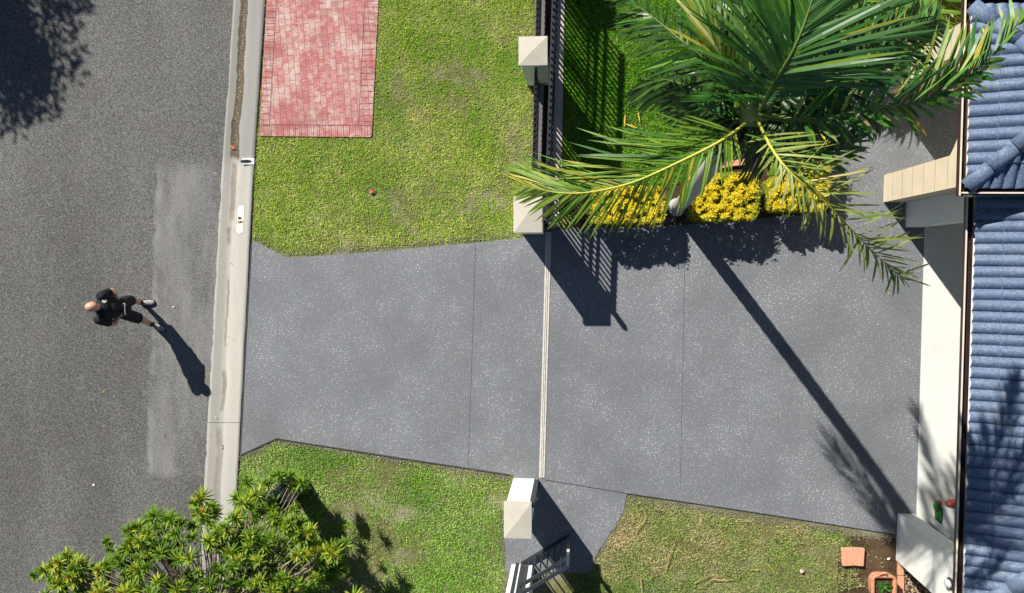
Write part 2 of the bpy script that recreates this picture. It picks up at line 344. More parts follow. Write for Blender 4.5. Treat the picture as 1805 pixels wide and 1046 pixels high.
# ------------------------------------------------------------------ ground, road, kerb, driveway
def px(pts, z=0): return [P(a, b, z) for a, b in pts]
MB().add([(-300, -300, -.35), (300, -300, -.35), (300, 300, -.35), (-300, 300, -.35)], [(0, 1, 2, 3)]).build('ground', M['ground'])['kind'] = 'structure'
ZR = -.08
def ext(line, up=-2600, dn=3600):
    (x0, y0), (x1, y1) = line[0], line[1]; (u0, v0), (u1, v1) = line[-2], line[-1]
    return [(x0+(x1-x0)/(y1-y0)*(up-y0), up)]+line+[(u1+(u1-u0)/(v1-v0)*(dn-v1), dn)]
E_road = ext([(412, 0), (389, 330), (374, 600), (359, 870)])       # asphalt meets channel
E_inv = ext([(432, 0), (408, 330), (396, 600), (386, 870)])        # channel invert
E_top = ext([(440, 0), (420, 330), (408, 600), (397, 870)])        # kerb rises
E_back = ext([(468, 0), (446, 330), (432, 600), (418, 870)])       # kerb back
road = [P(a, b, ZR) for a, b in E_road]; inv = [P(a, b, -.115) for a, b in E_inv]; top = [P(a, b, -.03) for a, b in E_top]; back = [P(a, b, 0.004) for a, b in E_back]
mb = MB(); n = len(road)
far = [Vector((-9.5-3.2, p.y, ZR)) for p in road]
mb.add([*far, *road], [(i, n+i, n+i+1, i+1)[::-1] for i in range(n-1)]).build('road', M['asphalt'])['kind'] = 'structure'
# cross-camber of far verge
mb = MB(); mb.add([p+Vector((0, 0, .1)) for p in far]+[p+Vector((-.15, 0, .1)) for p in far]+[p+Vector((-60, 0, .1)) for p in far]+[p+Vector((.0, 0, -.01)) for p in far],
    [(i, i+1, n+i+1, n+i) for i in range(n-1)]+[(n+i, n+i+1, 2*n+i+1, 2*n+i) for i in range(n-1)]+[(3*n+i, 3*n+i+1, i+1, i) for i in range(n-1)])
mb.build('far_verge', M['lawn'])['kind'] = 'structure'
def on(line, y, z):
    for (a, b), (c, d) in zip(line, line[1:]):
        if b <= y <= d: return P(a+(c-a)*(y-b)/(d-b), y, z)
def kpt(u, y, dz=.004):
    """point across the kerb: u 0 road edge .. 1 back, at photo row y"""
    a, b, c, d = on(E_road, y, ZR), on(E_inv, y, -.115), on(E_top, y, -.03), on(E_back, y, .004)
    A = [(0, a), (.4, b), (.62, c), (1, d)]
    for (u0, p), (u1, q) in zip(A, A[1:]):
        if u0 <= u <= u1: r = p.lerp(q, (u-u0)/(u1-u0)); break
    return r+Vector((0, 0, dz))
def m_kerb():
    """u across the kerb (0 road edge .. 1 back), v photo row / 1000"""
    t = NT('kerb_concrete', .8, .25); uv = t.n('ShaderNodeUVMap'); sx = t.n('ShaderNodeSeparateXYZ'); t.l(uv.outputs[0], sx.inputs[0]); U, V = sx.outputs[0], sx.outputs[1]
    fine = t.noise(40, 4, .7); big = t.noise(1.5, 5, .65, t.map((3, .35, 1)))
    c = t.mix(.4, t.ramp(big, [(.3, g(.34, (1, .97, .88))), (.7, g(.46, (1, .965, .85)))]), t.ramp(fine, [(.3, g(.29, (1, .97, .88))), (.7, g(.50, (1, .96, .84)))]))
    wob = t.math('MULTIPLY', t.math('SUBTRACT', t.noise(1.6, 5, .6, t.map((.6, 1, 1))), .5), .34); Uw = t.math('ADD', U, wob); wv = t.math('MULTIPLY', wob, .12); Vw = t.math('ADD', V, wv)
    def st(x, a, b):
        m = t.n('ShaderNodeMapRange', interpolation_type='SMOOTHSTEP'); m.inputs[1].default_value = a; m.inputs[2].default_value = b; t.l(x, m.inputs[0]); return m.outputs[0]
    def band(u0, u1, v0, v1, e=.018, ev=.006):
        return t.math('MULTIPLY', t.math('MULTIPLY', st(Uw, u0-e, u0+e), t.math('SUBTRACT', 1, st(Uw, u1-e, u1+e))), t.math('MULTIPLY', st(Vw, v0-ev, v0+ev), t.math('SUBTRACT', 1, st(Vw, v1-ev, v1+ev))))
    mott = t.ramp(t.noise(6, 5, .7), [(.3, .45), (.7, 1)])
    # the upper stretch is older and greyer
    c = t.mix(t.math('MULTIPLY', t.math('SUBTRACT', 1, st(V, .27, .30)), .8), c, t.mix(big, g(.17, (1, 1, .93)), g(.27, (1, 1, .94))))
    c = t.mix(t.math('MULTIPLY', st(V, .74, .9), t.ramp(big, [(.35, .2), (.6, .8)])), c, g(.31, (1, .97, .9)))
    c = t.mix(t.math('MULTIPLY', t.math('SUBTRACT', 1, st(U, .44, .52)), .5), c, g(.27, (1, .98, .88)))
    c = t.mix(band(.27, .56, -9, .277), c, t.ramp(t.noise(30, 4, .8), [(.35, (.035, .028, .02, 1)), (.65, (.15, .12, .075, 1))]))
    silt = (.185, .155, .115, 1)
    for b_ in ((.38, .56, .288, .388), (.33, .47, .402, .430), (.40, .46, .49, .61), (.38, .50, .655, .73)):
        c = t.mix(t.math('MULTIPLY', band(*b_), mott), c, silt)
    c = t.mix(t.math('MULTIPLY', band(.28, .46, .76, 3), t.math('MULTIPLY', mott, .6)), c, (.16, .14, .11, 1))
    c = t.mix(t.ramp(t.noise(3.2, 6, .75), [(.6, 0), (.75, .45)]), c, (.17, .145, .11, 1))
    edge = t.math('ADD', t.math('LESS_THAN', Uw, .0), t.math('GREATER_THAN', t.math('ADD', U, t.math('MULTIPLY', wob, .3)), .985)); c = t.mix(t.math('MULTIPLY', edge, .8), c, (.05, .045, .03, 1))
    t.bump(fine, .25, .006); return t.col(c)
ys_ = [-2500, -1500, -900]+list(range(-600, 1400, 20))+[1800, 2500, 3500]; us_ = [0, .1, .2, .3, .4, .5, .62, .75, .9, 1]
vs = []; uvs = []
for y_ in ys_:
    row = [kpt(u, y_, .004) for u in us_]
    vs += [row[0]+Vector((0, 0, -.1))]+row+[row[-1]+Vector((0, 0, -.1))]; uvs += [(0, y_/1000)]+[(u, y_/1000) for u in us_]+[(1, y_/1000)]
nr = len(us_)+2
ko = MB().add(vs, [(nr*k+i, nr*(k+1)+i, nr*(k+1)+i+1, nr*k+i+1) for k in range(len(ys_)-1) for i in range(nr-1)]).build('kerb', m_kerb(), smooth=True)
ul = ko.data.uv_layers.new(name='UVMap')
for lo in ko.data.loops: ul.data[lo.index].uv = uvs[lo.vertex_index]
ko['kind'] = 'structure'
mb = MB()
for y in (-420, -60, 745, 1100):
    pts = [kpt(u, y, .006) for u in us_]
    for a, b in zip(pts, pts[1:]): mb.bar(a, b, .005, .004)
mb.build('kerb_joint', M['sawcut'])['kind'] = 'structure'
# grime debris: small stones in the channel
mb = MB()
for k in range(520):
    y = random.uniform(-400, 280); u = random.gauss(.43, .045); p = kpt(min(max(u, .05), .9), y, .006); s = random.uniform(.004, .014)
    mb.ell(p, (s, s*random.uniform(.6, 1.4), s*.6), 5, 3)
tag(mb.build('gutter_grit', M['pebble']), kind='stuff')

back = [P(a, b, 0.004) for a, b in E_back]
lawn_poly = [Vector((p.x, p.y)) for p in back]+[Vector((60, back[-1].y)), Vector((60, back[0].y))]
MB().prism(lawn_poly, -.3, -.02).build('lawn', M['lawn'])['kind'] = 'structure'
DRIVE = [(447, 425), (480, 442), (505, 455), (700, 441), (920, 420), (985, 404), (1100, 401), (1190, 398), (1345, 385), (1462, 376), (1462, 200), (1500, 152), (1900, 152),
         (1900, 985), (1700, 962), (1575, 942), (1400, 915), (1105, 870), (1098, 905), (1052, 976), (1040, 1010), (892, 1010), (889, 940), (905, 838), (700, 806), (487, 773), (423, 802), (433, 610), (444, 430)]
MB().prism(px(DRIVE), -.15, 0).build('driveway', M['drive'])['kind'] = 'structure'
mb = MB()
def dline(pts, wd=.012):
    q = px(pts, .003)
    for a, b in zip(q, q[1:]): mb.bar(a, b, wd, .004)
dline([(838, 431), (832, 620), (825, 822)], .003); dline([(1208, 398), (1204, 620), (1199, 862)], .0025)
dline([(960, 846), (1105, 870), (1340, 905), (1575, 942)], .013)
dline([(423, 803), (487, 773.5), (700, 807), (897, 837)], .022)
dline([(443, 430), (433, 610), (423.5, 800)], .022)
mb.build('driveway_joint', M['sawcut'])['kind'] = 'structure'
# red paver path
pang = math.atan2(P(457, 238).x-P(470, 0).x, P(470, 0).y-P(457, 238).y)
PAV = [(470, 0), (457, 238), (655, 242), (667, 0)]
def lp(a, b, y): return (a[0]+(b[0]-a[0])*(y-a[1])/(b[1]-a[1]), y)
PAV = [lp((470, 0), (457, 238), -900), (457, 238), (459, 240), (652, 242), (655, 240), lp((667, 0), (655, 240), -900)]
pm = m_paver(None, pang)
MB().prism(px(PAV, .006), -.15, .006).build('paver_path', pm)['kind'] = 'structure'
# border course: separate strip of header pavers with joints
mb = MB(); bb = MB()
cL = [lp((470, 0), (457, 238), -900), (457, 238)]; 
for a, b in (((470+17, -0), (457+18, 220)), ((667-24, 0), (655-23, 220))):
    q = [P(*lp(a, b, -900), .009), P(*b, .009)]; mb.bar(q[0], q[1], .006, .003)
mb.bar(P(459, 220, .009), P(655, 221, .009), .006, .004)
for k in range(17):
    x = 478+k*10.6; mb.bar(P(x, 221, .009), P(x, 240, .009), .004, .003)
for k in range(100):
    y = 222-k*10.6
    a = lp((470, 0), (457, 238), y); mb.bar(P(a[0]+1, y, .009), P(a[0]+17, y, .009), .004, .003)
    a = lp((667, 0), (655, 240), y-8); mb.bar(P(a[0]-23, y-8, .009), P(a[0]-1, y-8, .009), .004, .003)
mb.build('paver_joint', M['pjoint'])['kind'] = 'structure'
# garden bed and soil
BED = [(988, 400), (1190, 395), (1345, 382), (1461, 373), (1461, 195), (1400, 210), (1340, 262), (1290, 285), (1180, 330), (1040, 338), (988, 352)]
MB().prism(px(BED, -.008), -.15, -.006).build('garden_bed', M['soil'])['kind'] = 'structure'
SOIL = [(1478, 960), (1500, 945), (1578, 950), (1583, 1000), (1583, 1250), (1480, 1250), (1476, 1010)]
MB().prism(px(SOIL, -.02), -.15, -.0185).build('bare_soil', M['soil'])['kind'] = 'structure'
# footing strip under the sliding gate and the plinth strip under the fence
def strip(a, b, name, mat, z0, z1):
    q = px(a, z1)+px(b[::-1], z1); MB().prism(q, z0, z1).build(name, mat)['kind'] = 'structure'
strip([(983, -400), (962, 402)], [(1008, -400), (994, 60), (990, 300), (984, 402)], 'gate_footing', M['strip'], -.15, .01)
strip([(955, -400), (950, 402)], [(982.5, -400), (961.5, 402)], 'fence_trench', M['soil'], -.15, -.004)

# ------------------------------------------------------------------ grass
def inside(poly, X, Y):
    r = np.zeros(len(X), bool); j = len(poly)-1
    for i in range(len(poly)):
        xi, yi = poly[i]; xj, yj = poly[j]
        c = ((yi > Y) != (yj > Y)) & (X < (xj-xi)*(Y-yi)/(yj-yi+1e-12)+xi); r ^= c; j = i
    return r
def grass(name, polys, holes, dens, mat, label, hmin=.012, hmax=.040, wd=.0055, thin=None, z=-.02):
    pts = []
    for poly in polys:
        q = [(v.x, v.y) for v in px(poly)]; xs = [a for a, b in q]; ys = [b for a, b in q]
        x0, x1, y0, y1 = min(xs), max(xs), min(ys), max(ys); N = int((x1-x0)*(y1-y0)*dens)
        X = rng.uniform(x0, x1, N); Y = rng.uniform(y0, y1, N)
        # wobble the edge so it frays
        k = inside(q, X+rng.normal(0, .03, N), Y+rng.normal(0, .03, N))
        for h in holes:
            hq = [(v.x, v.y) for v in px(h)]; k &= ~inside(hq, X, Y)
        out = (Y > 5.6) | (Y < -6.6); k &= ~(out & (rng.random(N) > .4))
        X, Y = X[k], Y[k]
        if thin is not None:
            keep = thin(X, Y) > rng.random(len(X)); X, Y = X[keep], Y[keep]
        pts.append(np.stack([X, Y], 1))
    p = np.concatenate(pts); N = len(p)
    # clumping
    clump = .5+.5*np.sin(p[:, 0]*17+3*np.sin(p[:, 1]*11))*np.sin(p[:, 1]*19+2*np.sin(p[:, 0]*13))
    hgt = rng.uniform(hmin, hmax, N)*(.65+.5*clump); a = rng.uniform(0, 2*np.pi, N); lean = rng.uniform(.3, 1.3, N)*hgt
    wdt = rng.uniform(.6, 1.3, N)*wd; dx, dy = np.cos(a), np.sin(a)
    V = np.zeros((N, 4, 3)); 
    V[:, 0, 0] = p[:, 0]-dy*wdt; V[:, 0, 1] = p[:, 1]+dx*wdt; V[:, 0, 2] = z
    V[:, 1, 0] = p[:, 0]+dy*wdt; V[:, 1, 1] = p[:, 1]-dx*wdt; V[:, 1, 2] = z
    V[:, 2, 0] = p[:, 0]+dx*lean*.45+dy*wdt*.8; V[:, 2, 1] = p[:, 1]+dy*lean*.45-dx*wdt*.8; V[:, 2, 2] = z+hgt*.75
    V[:, 3, 0] = p[:, 0]+dx*lean*1.2; V[:, 3, 1] = p[:, 1]+dy*lean*1.2; V[:, 3, 2] = z+hgt*rng.uniform(.7, 1.0, N)
    me = bpy.data.meshes.new(name); me.vertices.add(N*4); me.vertices.foreach_set('co', V.reshape(-1))
    me.loops.add(N*4); me.polygons.add(N)
    me.loops.foreach_set('vertex_index', np.arange(N*4).astype(np.int32))
    me.polygons.foreach_set('loop_start', (np.arange(N)*4).astype(np.int32)); me.polygons.foreach_set('loop_total', np.full(N, 4, np.int32))
    me.materials.append(mat); me.update(calc_edges=True)
    o = bpy.data.objects.new(name, me); COL.objects.link(o); return tag(o, label, 'grass', kind='stuff')
def vnoise(seed, sc):
    r = np.random.default_rng(seed); G = r.random((64, 64))
    def f(X, Y):
        x = X*sc+100; y = Y*sc+100; xi = np.floor(x).astype(int); yi = np.floor(y).astype(int); fx = x-xi; fy = y-yi
        fx = fx*fx*(3-2*fx); fy = fy*fy*(3-2*fy); a = G[xi % 64, yi % 64]; b = G[(xi+1) % 64, yi % 64]; c = G[xi % 64, (yi+1) % 64]; d = G[(xi+1) % 64, (yi+1) % 64]
        return (a*(1-fx)+b*fx)*(1-fy)+(c*(1-fx)+d*fx)*fy
    return f
n1, n2, n3 = vnoise(3, .9), vnoise(5, 3.6), vnoise(8, 11.0)
thinA = lambda X, Y: np.clip(1.3-2.6*np.clip(n1(X, Y)*.55+n2(X, Y)*.3+n3(X, Y)*.15-.43, 0, 1)*1.6, .16, 1)
HPAV = [(470, -900), (456, 241), (656, 244), (715, -900)]
V1 = [(474, -420), (468, 0), (447, 300), (445, 418), (505, 451), (700, 437), (921, 417), (936, 300), (940, 0), (945, -420)]
grass('verge_grass', [V1], [[lp((470, 0), (457, 238), -900), (456, 241), (657, 244), lp((667, 0), (656, 240), -900)]], 6500, M['grassA'], 'yellowish mown grass on the verge around the red paver path', thin=thinA)
V2 = [(420, 806), (487, 779), (700, 812), (904, 845), (888, 905), (886, 1250), (398, 1250), (412, 950)]
grass('lower_verge_grass', [V2], [], 6500, M['grassB'], 'green mown grass on the verge below the driveway', thin=thinA)
V3 = [(1107, 879), (1250, 902), (1400, 925), (1572, 951), (1560, 1000), (1581, 1250), (985, 1250), (1003, 1015), (1050, 990)]
def thinC(X, Y):
    s = px([(1478, 960), (1583, 960)]); soil = np.clip((s[0].x+.12+(n2(X, Y)-.5)*.9+(n3(X, Y)-.5)*.4-X)/.35+.5, .035, 1)
    return thinA(X, Y)*soil
grass('yard_grass', [V3], [], 6500, M['grassC'], 'patchy dry yard grass below the driveway beside the garage', thin=thinC)
V4 = [(1002, -420), (1600, -420), (1590, 40), (1480, 150), (1400, 205), (1340, 258), (1285, 283), (1180, 328), (1030, 336), (992, 350), (994, 60)]
grass('palm_lawn_grass', [V4], [], 6500, M['grassD'], 'bright green lawn behind the gate under the palm', hmin=.02, hmax=.06)
# ------------------------------------------------------------------ gate pillars
def box_w(mb, a, b, z0, z1):
    mb.box((min(a.x, b.x), min(a.y, b.y), z0), (max(a.x, b.x), max(a.y, b.y), z1))
ZC = 1.70
def pillar(cap_nw, cap_se, label, flat=False):
    a = P(*cap_nw, ZC); b = P(*cap_se, ZC); cx, cy = (a.x+b.x)/2, (a.y+b.y)/2; wx, wy = abs(b.x-a.x), abs(b.y-a.y)
    return pillar_w(cx, cy, wx, wy, label)
def pillar_w(cx, cy, wx, wy, label):
    t = thing('gate_pillar', label, 'pillar', (cx, cy, 0), 0, 'rendered pillars along the front fence')
    ins = .035
    MB().box((-wx/2+ins, -wy/2+ins, -.15), (wx/2-ins, wy/2-ins, ZC-.06)).build('shaft', M['white'], t, world=False, bevel=.006)
    mb = MB(); mb.box((-wx/2, -wy/2, ZC-.06), (wx/2, wy/2, ZC))
    o = len(mb.v); ridge = max(0, (wy-wx)/2)
    e = .0; mb.add([(-wx/2, -wy/2, ZC), (wx/2, -wy/2, ZC), (wx/2, wy/2, ZC), (-wx/2, wy/2, ZC), (0, -ridge*.0, ZC+.055)], [(0, 1, 4), (1, 2, 4), (2, 3, 4), (3, 0, 4)])
    mb.f.remove((4, 5, 7, 6)); mb.m = [0]*len(mb.f)
    mb.build('cap', M['cream_grey'], t, world=False)
    return t, (cx, cy, wx, wy)
_, p1 = pillar((914, 65), (965, 115), 'cream pillar with pyramid cap in the middle of the black front fence')
_, p2 = pillar((905, 346), (956, 410), 'cream gate pillar at the upper end of the driveway gate track, palm leaflets over its cap')
_, p3 = pillar((888, 885), (937, 950), 'white and cream gate pillar at the lower end of the gate track')
p0 = (p1[0]-.0, p1[1]+ (p1[1]-p2[1]), p1[2], p1[3]); pillar_w(*p0, 'cream pillar beyond the top edge that shades the lawn')
q = P(900, 994, 0); q2 = P(941, 994, 0); p4x = (q.x+q2.x)/2
pillar_w(p4x, q.y-.27, p3[2], .60, 'white pillar behind the open pedestrian gate at the bottom edge')
# catch post on lower pillar and guide post beside upper pillar
t = thing('gate_catch', 'dark steel gate catch bolted to the lower gate pillar', 'gate catch', (p3[0]+p3[2]/2+.02, p3[1]+.08, 0))
x = p3[0]+p3[2]/2-.03; y1 = p3[1]+p3[3]/2
MB().box((x, y1-.16, 0.0), (x+.07, y1-.05, 1.45)).build('channel', M['charcoal'], t)
MB().box((x+.07, y1-.18, .9), (x+.10, y1-.14, .98)).build('striker', M['steel'], t)
g0 = P(976, 404, 0)
t = thing('gate_guide_post', 'slim dark steel post guiding the sliding gate beside the upper pillar', 'post', g0)
MB().box((g0.x-.035, g0.y-.035, 0), (g0.x+.035, g0.y+.035, 1.86)).build('post', M['charcoal'], t)
MB().ell((g0.x, g0.y, 1.87), (.04, .04, .04), 10, 6).build('finial', M['charcoal'], t, smooth=True)
MB().box((g0.x-.10, g0.y-.03, 1.30), (g0.x-.035, g0.y+.03, 1.36)).build('guide_arm', M['charcoal'], t)
# ------------------------------------------------------------------ gate track
a, b = P(967, 409, 0), P(955, 842, 0); up = P(986, -10, 0)
t = thing('gate_track', 'pale steel sliding gate track across the driveway', 'gate track', a)
for k, s in ((0, -1), (1, 1)):
    d = Vector((.036*s, 0, .006)); MB().bar(a+d, b+d, .03, .010).build('rail_flange', M['steel'], t)
MB().bar(a+Vector((0, 0, .012)), b+Vector((0, 0, .012)), .022, .022).build('rail', M['steel'], t)
# ------------------------------------------------------------------ fences and gates
def railing(name, label, cat, A, B, zr, zt, sp, z0=.08, rail=(.04, .04), top=(.05, .05), grp=None, mat=None, spear=.09, pk=.022, cross=True):
    """A, B ground points; zr list of thin rail heights, zt top rail height"""
    mat = mat or M['black']; A = Vector(A); B = Vector(B); A.z = B.z = 0
    t = thing(name, label, cat, A, 0, grp)
    for z in zr: MB().bar(A+Vector((0, 0, z)), B+Vector((0, 0, z)), *rail).build('rail', mat, t)
    MB().bar(A+Vector((0, 0, zt)), B+Vector((0, 0, zt)), *top).build('top_rail', mat, t)
    L = (B-A).length; n = int(L/sp); proto = None
    for k in range(n+1):
        p = A+(B-A)*((k+.5)/(n+1))
        if proto is None:
            m_ = MB(); m_.box((-pk/2, -pk/2, z0), (pk/2, pk/2, zt+spear*.6)); m_.add([(-pk/2, -pk/2, zt+spear*.6), (pk/2, -pk/2, zt+spear*.6), (pk/2, pk/2, zt+spear*.6), (-pk/2, pk/2, zt+spear*.6), (0, 0, zt+spear)], [(0, 1, 4), (1, 2, 4), (2, 3, 4), (3, 0, 4)])
            proto = m_.build('picket', mat, t, world=False); o = proto
        else:
            o = proto.copy(); COL.objects.link(o); o.parent = t
        o.location = p-A
    return t
fx = lambda y: P(950, 200, 0).x+(P(955, 0, 0).x-P(950, 200, 0).x)*(y-P(950, 200, 0).y)/(P(955, 0, 0).y-P(950, 200, 0).y)
def fpt(y): return Vector((fx(y), y, 0))
G1 = 'black railing panels of the front fence'
ya, yb = p2[1]+p2[3]/2-.03, p1[1]-p1[3]/2+.03
railing('fence_panel', 'black spear topped fence panel between the two cream pillars', 'fence', fpt(ya), fpt(yb), [.34, 1.2], 1.40, .105, .3, (.035, .035), (.045, .045), G1)
yc, yd = p1[1]+p1[3]/2-.03, p0[1]-p0[3]/2+.03
railing('fence_panel', 'black spear topped fence panel running off the top edge', 'fence', fpt(yc), fpt(yd), [.34, 1.2], 1.40, .105, .3, (.035, .035), (.045, .045), G1)
for (s0, s1, lb) in ((ya, yb, 'low dark grey plinth wall under the fence panel between the cream pillars'), (yc, yd, 'low dark grey plinth wall under the fence panel at the top edge')):
    mb = MB(); A = fpt(s0); B = fpt(s1); mb.bar(A+Vector((.02, 0, .0)), B+Vector((.02, 0, .0)), .13, .40)
    tag(mb.build('plinth_wall', M['darkconc'], None), lb, 'wall')
ga, gb = P(968, 398, 0), P(984, -60, 0)
railing('sliding_gate', 'long black sliding gate parked open behind the front fence', 'gate', ga, gb, [.07, 1.24], 1.66, .115, .08, (.04, .045), (.06, .085), None, M['charcoal'], .12, .025)
# pedestrian gate, swung inwards
ha = P(922, 989, 0); fa = P(1002, 942, 0)
t = thing('pedestrian_gate', 'black steel pedestrian gate standing open against the bottom pillar', 'gate', ha)
d = (fa-ha).normalized(); L = (fa-ha).length
Z = lambda v, z: Vector((v.x, v.y, z))
MB().bar(Z(ha, .06), Z(ha, 1.72), .055, .055).build('hinge_post', M['charcoal'], t)
MB().bar(Z(ha-d*.13, .0), Z(ha-d*.13, 1.75), .05, .05).build('frame_post', M['charcoal'], t)
MB().bar(Z(fa, .06), Z(fa, 1.72), .055, .055).build('latch_post', M['charcoal'], t)
for z, h_ in ((.10, .06), (1.28, .05), (1.70, .06)):
    MB().bar(Z(ha, z), Z(fa, z), .055, h_).build('rail', M['charcoal'], t)
for k in range(1, 7):
    p = ha+d*(L*k/7); MB().bar(Z(p, .1), Z(p, 1.7), .022, .022).build('bar', M['charcoal'], t)
MB().box((fa.x-.02, fa.y+.03, 1.0), (fa.x+.03, fa.y+.06, 1.06)).build('lock_box', M['steel'], t)

# ------------------------------------------------------------------ house
O = P(1597, 357, 0); S = P(1582, 905, 0); hang = math.atan2((S-O).x, -(S-O).y)
house = thing('house', 'house with blue tiled roof, white garage front and beige entry portico', 'house', (O.x, O.y, 0), hang)
HR = Matrix.Rotation(hang, 3, 'Z')
def HL(p): return HR.inverted() @ (p-Vector((O.x, O.y, 0)))
def hb(mb, name, mat, par=None, **k): return mb.build(name, mat, par or house, world=False, **k)
YS = 0.0; ypier = -.45; ydo = HL(S).y; yend = HL(P(1580, 988, 0)).y; xd = HL(P(1629, 420, 0)).x; ZL, ZT = 2.28, 2.52
yng, ysg = HL(P(1693, 34, 3.05)).y, HL(P(1693, 87, 3.05)).y; xp = HL(P(1557, 357, 0)).x; pt = .5; ysn = HL(P(1557, 309, 0)).y
mb = MB()
TH = .29
mb.box((0, ypier, -.1), (TH, -.003, ZT)); mb.box((0, yend, -.1), (TH, ydo, ZT)); mb.box((0, ydo, ZL), (TH, ypier, ZT))     # garage front
mb.box((TH, yend, -.1), (5.2, yend+.2, ZT)); mb.box((TH, -.2, -.1), (5.2, -.003, ZT)); mb.box((5.2, yend, -.1), (5.35, -.003, ZT))
mb.box((.95, yend-2.6, -.1), (5.2, yend, ZT))
hb(mb, 'wall', M['white'])
# portico: two piers, arched beam
ptop = 3.04
mb = MB(); mb.box((xp, YS, -.1), (xp+pt, ysn, ptop)); piers = [hb(mb, 'portico_pier', M['beige'])]
mb = MB(); mb.box((xp, ysg, -.1), (xp+pt, yng, ptop)); piers.append(hb(mb, 'portico_pier', M['beige']))
# block courses on the piers' fronts and sides: recessed joint lines shown as thin raised shadow beads
for pi_, (u0, u1) in enumerate(((YS, ysn), (ysg, yng))):
    for k in range(1, 7):
        z = k*.43; mb = MB(); mb.box((xp-.002, u0-.002, z-.004), (xp+pt, u1-.004, z+.004)); hb(mb, 'block_joint', M['crumb'], piers[pi_])
mb = MB(); N = 24; y0, y1 = ysn, ysg; vs = []
for k in range(N+1):
    y = y0+(y1-y0)*k/N; dd = min(y-y0, y1-y); z = 2.98-.34*max(0, 1-dd/.55)**2.2
    vs += [(xp, y, z), (xp, y, ptop), (xp+.3, y, z), (xp+.3, y, ptop)]
fs = []
for k in range(N):
    b = 4*k; fs += [(b, b+1, b+5, b+4)[::-1], (b+2, b+6, b+7, b+3)[::-1], (b, b+4, b+6, b+2)[::-1], (b+1, b+3, b+7, b+5)[::-1]]
mb.add(vs, fs); hb(mb, 'arch_beam', M['beige'])
mb = MB(); mb.box((2.4, YS+.01, -.1), (2.6, yng, ptop)); mb.box((xp+pt, YS+.06, 2.5), (2.4, YS+.25, ptop)); hb(mb, 'entry_wall', M['beige'])
mb = MB(); mb.box((xp+.31, YS+.26, 3.0), (2.4, yng-.02, 3.03)); hb(mb, 'soffit', M['white'])
# the garage stands open: white painted floor inside, rolled door up under the lintel
hb(MB().box((xd, ydo-.9, -.1), (5.2, ypier+.24, .012)), 'garage_floor', M['floor'])
MB().box((TH+.30, ydo+.01, ZL+.02), (4.6, ypier-.01, ZL+.06)).build('garage_door', M['white'], house, world=False)
# wall lamp on the south pier
lp_ = HL(P(1675, 1020, 2.2)); lamp = hb(MB().ell((-.01, (ydo+yend)/2-.02, 2.2), (.035, .095, .13), 20, 10), 'wall_lamp', M['charcoal'], smooth=True)
MB().ell((-.045, (ydo+yend)/2-.02, 2.2), (.05, .065, .10), 20, 10).build('diffuser', M['screen'], lamp, world=False, smooth=True)
# roofs
def roof_face(ox, oy, z0, ax, length, run, pitch, clips, roll=.168, course=.345, flip=False):
    """eave from (ox,oy) along ax ('x'|'y'), rising towards the inside; returns MB"""
    tp = math.tan(R(pitch)); dt = roll/10; nt_ = int(length/dt)+1; ss = []
    k = 0
    while k*course < run:
        for q in (0.0, .04, .5, .93, .999): ss.append((k*course+q*course, k, q))
        k += 1
    V = []; 
    for s, kk, q in ss:
        for i in range(nt_+1):
            tt = i*dt; ph = ((tt+(0 if kk % 1 == 0 else roll/2))/roll) % 1
            prof = .058*(math.sin(math.pi*ph)**.7 if 0 < ph < 1 else 0)
            if ph < .13: prof = max(prof, .012)
            z = z0+s*tp+prof+.022*(1-q)+(.0 if q > 0 else -.004)
            if i % 20 < 1: z -= .012          # side lap of each tile
            V.append((ox+tt, oy+s, z) if ax == 'x' else ((ox+tt, oy-s, z) if ax == 'xn' else (ox+s, oy+tt, z)))
    f = []; W_ = nt_+1
    for a_ in range(len(ss)-1):
        for i in range(nt_): f.append((a_*W_+i, a_*W_+i+1, (a_+1)*W_+i+1, (a_+1)*W_+i))
    bm = bmesh.new(); vs_ = [bm.verts.new(v) for v in V]
    for q in f: bm.faces.new([vs_[i] for i in q])
    for co, no in clips:
        bmesh.ops.bisect_plane(bm, geom=bm.verts[:]+bm.edges[:]+bm.faces[:], plane_co=co, plane_no=no, clear_outer=True)
    bmesh.ops.recalc_face_normals(bm, faces=bm.faces[:])
    if sum(fc.normal.z for fc in bm.faces) < 0: bmesh.ops.reverse_faces(bm, faces=bm.faces[:])
    bm.verts.index_update()
    mb = MB(); mb.add([v.co[:] for v in bm.verts], [tuple(v.index for v in fc.verts) for fc in bm.faces]); bm.free(); return mb
def hip(mb_par, a, b, mat, name='hip_tile', seg=.40, r=.115):
    a = Vector(a); b = Vector(b); L_ = (b-a).length; n_ = int(L_/seg); d_ = (b-a).normalized()
    side = d_.cross(Vector((0, 0, 1))).normalized(); upv = side.cross(d_).normalized()
    for k in range(n_):
        p = a+d_*(k*seg); q_ = a+d_*(k*seg+seg+.03); m_ = MB(); vs = []; nn = 12
        for (c, rr, o_) in ((p, r*1.04, .018), (q_, r*.96, .0)):
            for inner in (0, .016):
                for i in range(nn+1):
                    th = math.pi*i/nn; vs.append(c+side*math.cos(th)*(rr-inner)+upv*(math.sin(th)*(rr-inner)*.8+o_-.02))
        w_ = nn+1; fs = []
        for i in range(nn):
            fs += [(i, i+1, 2*w_+i+1, 2*w_+i), (w_+i, 3*w_+i, 3*w_+i+1, w_+i+1), (i, w_+i, w_+i+1, i+1), (2*w_+i, 2*w_+i+1, 3*w_+i+1, 3*w_+i)]
        m_.add(vs, fs); m_.build(name, mat, mb_par, world=False, smooth=True)
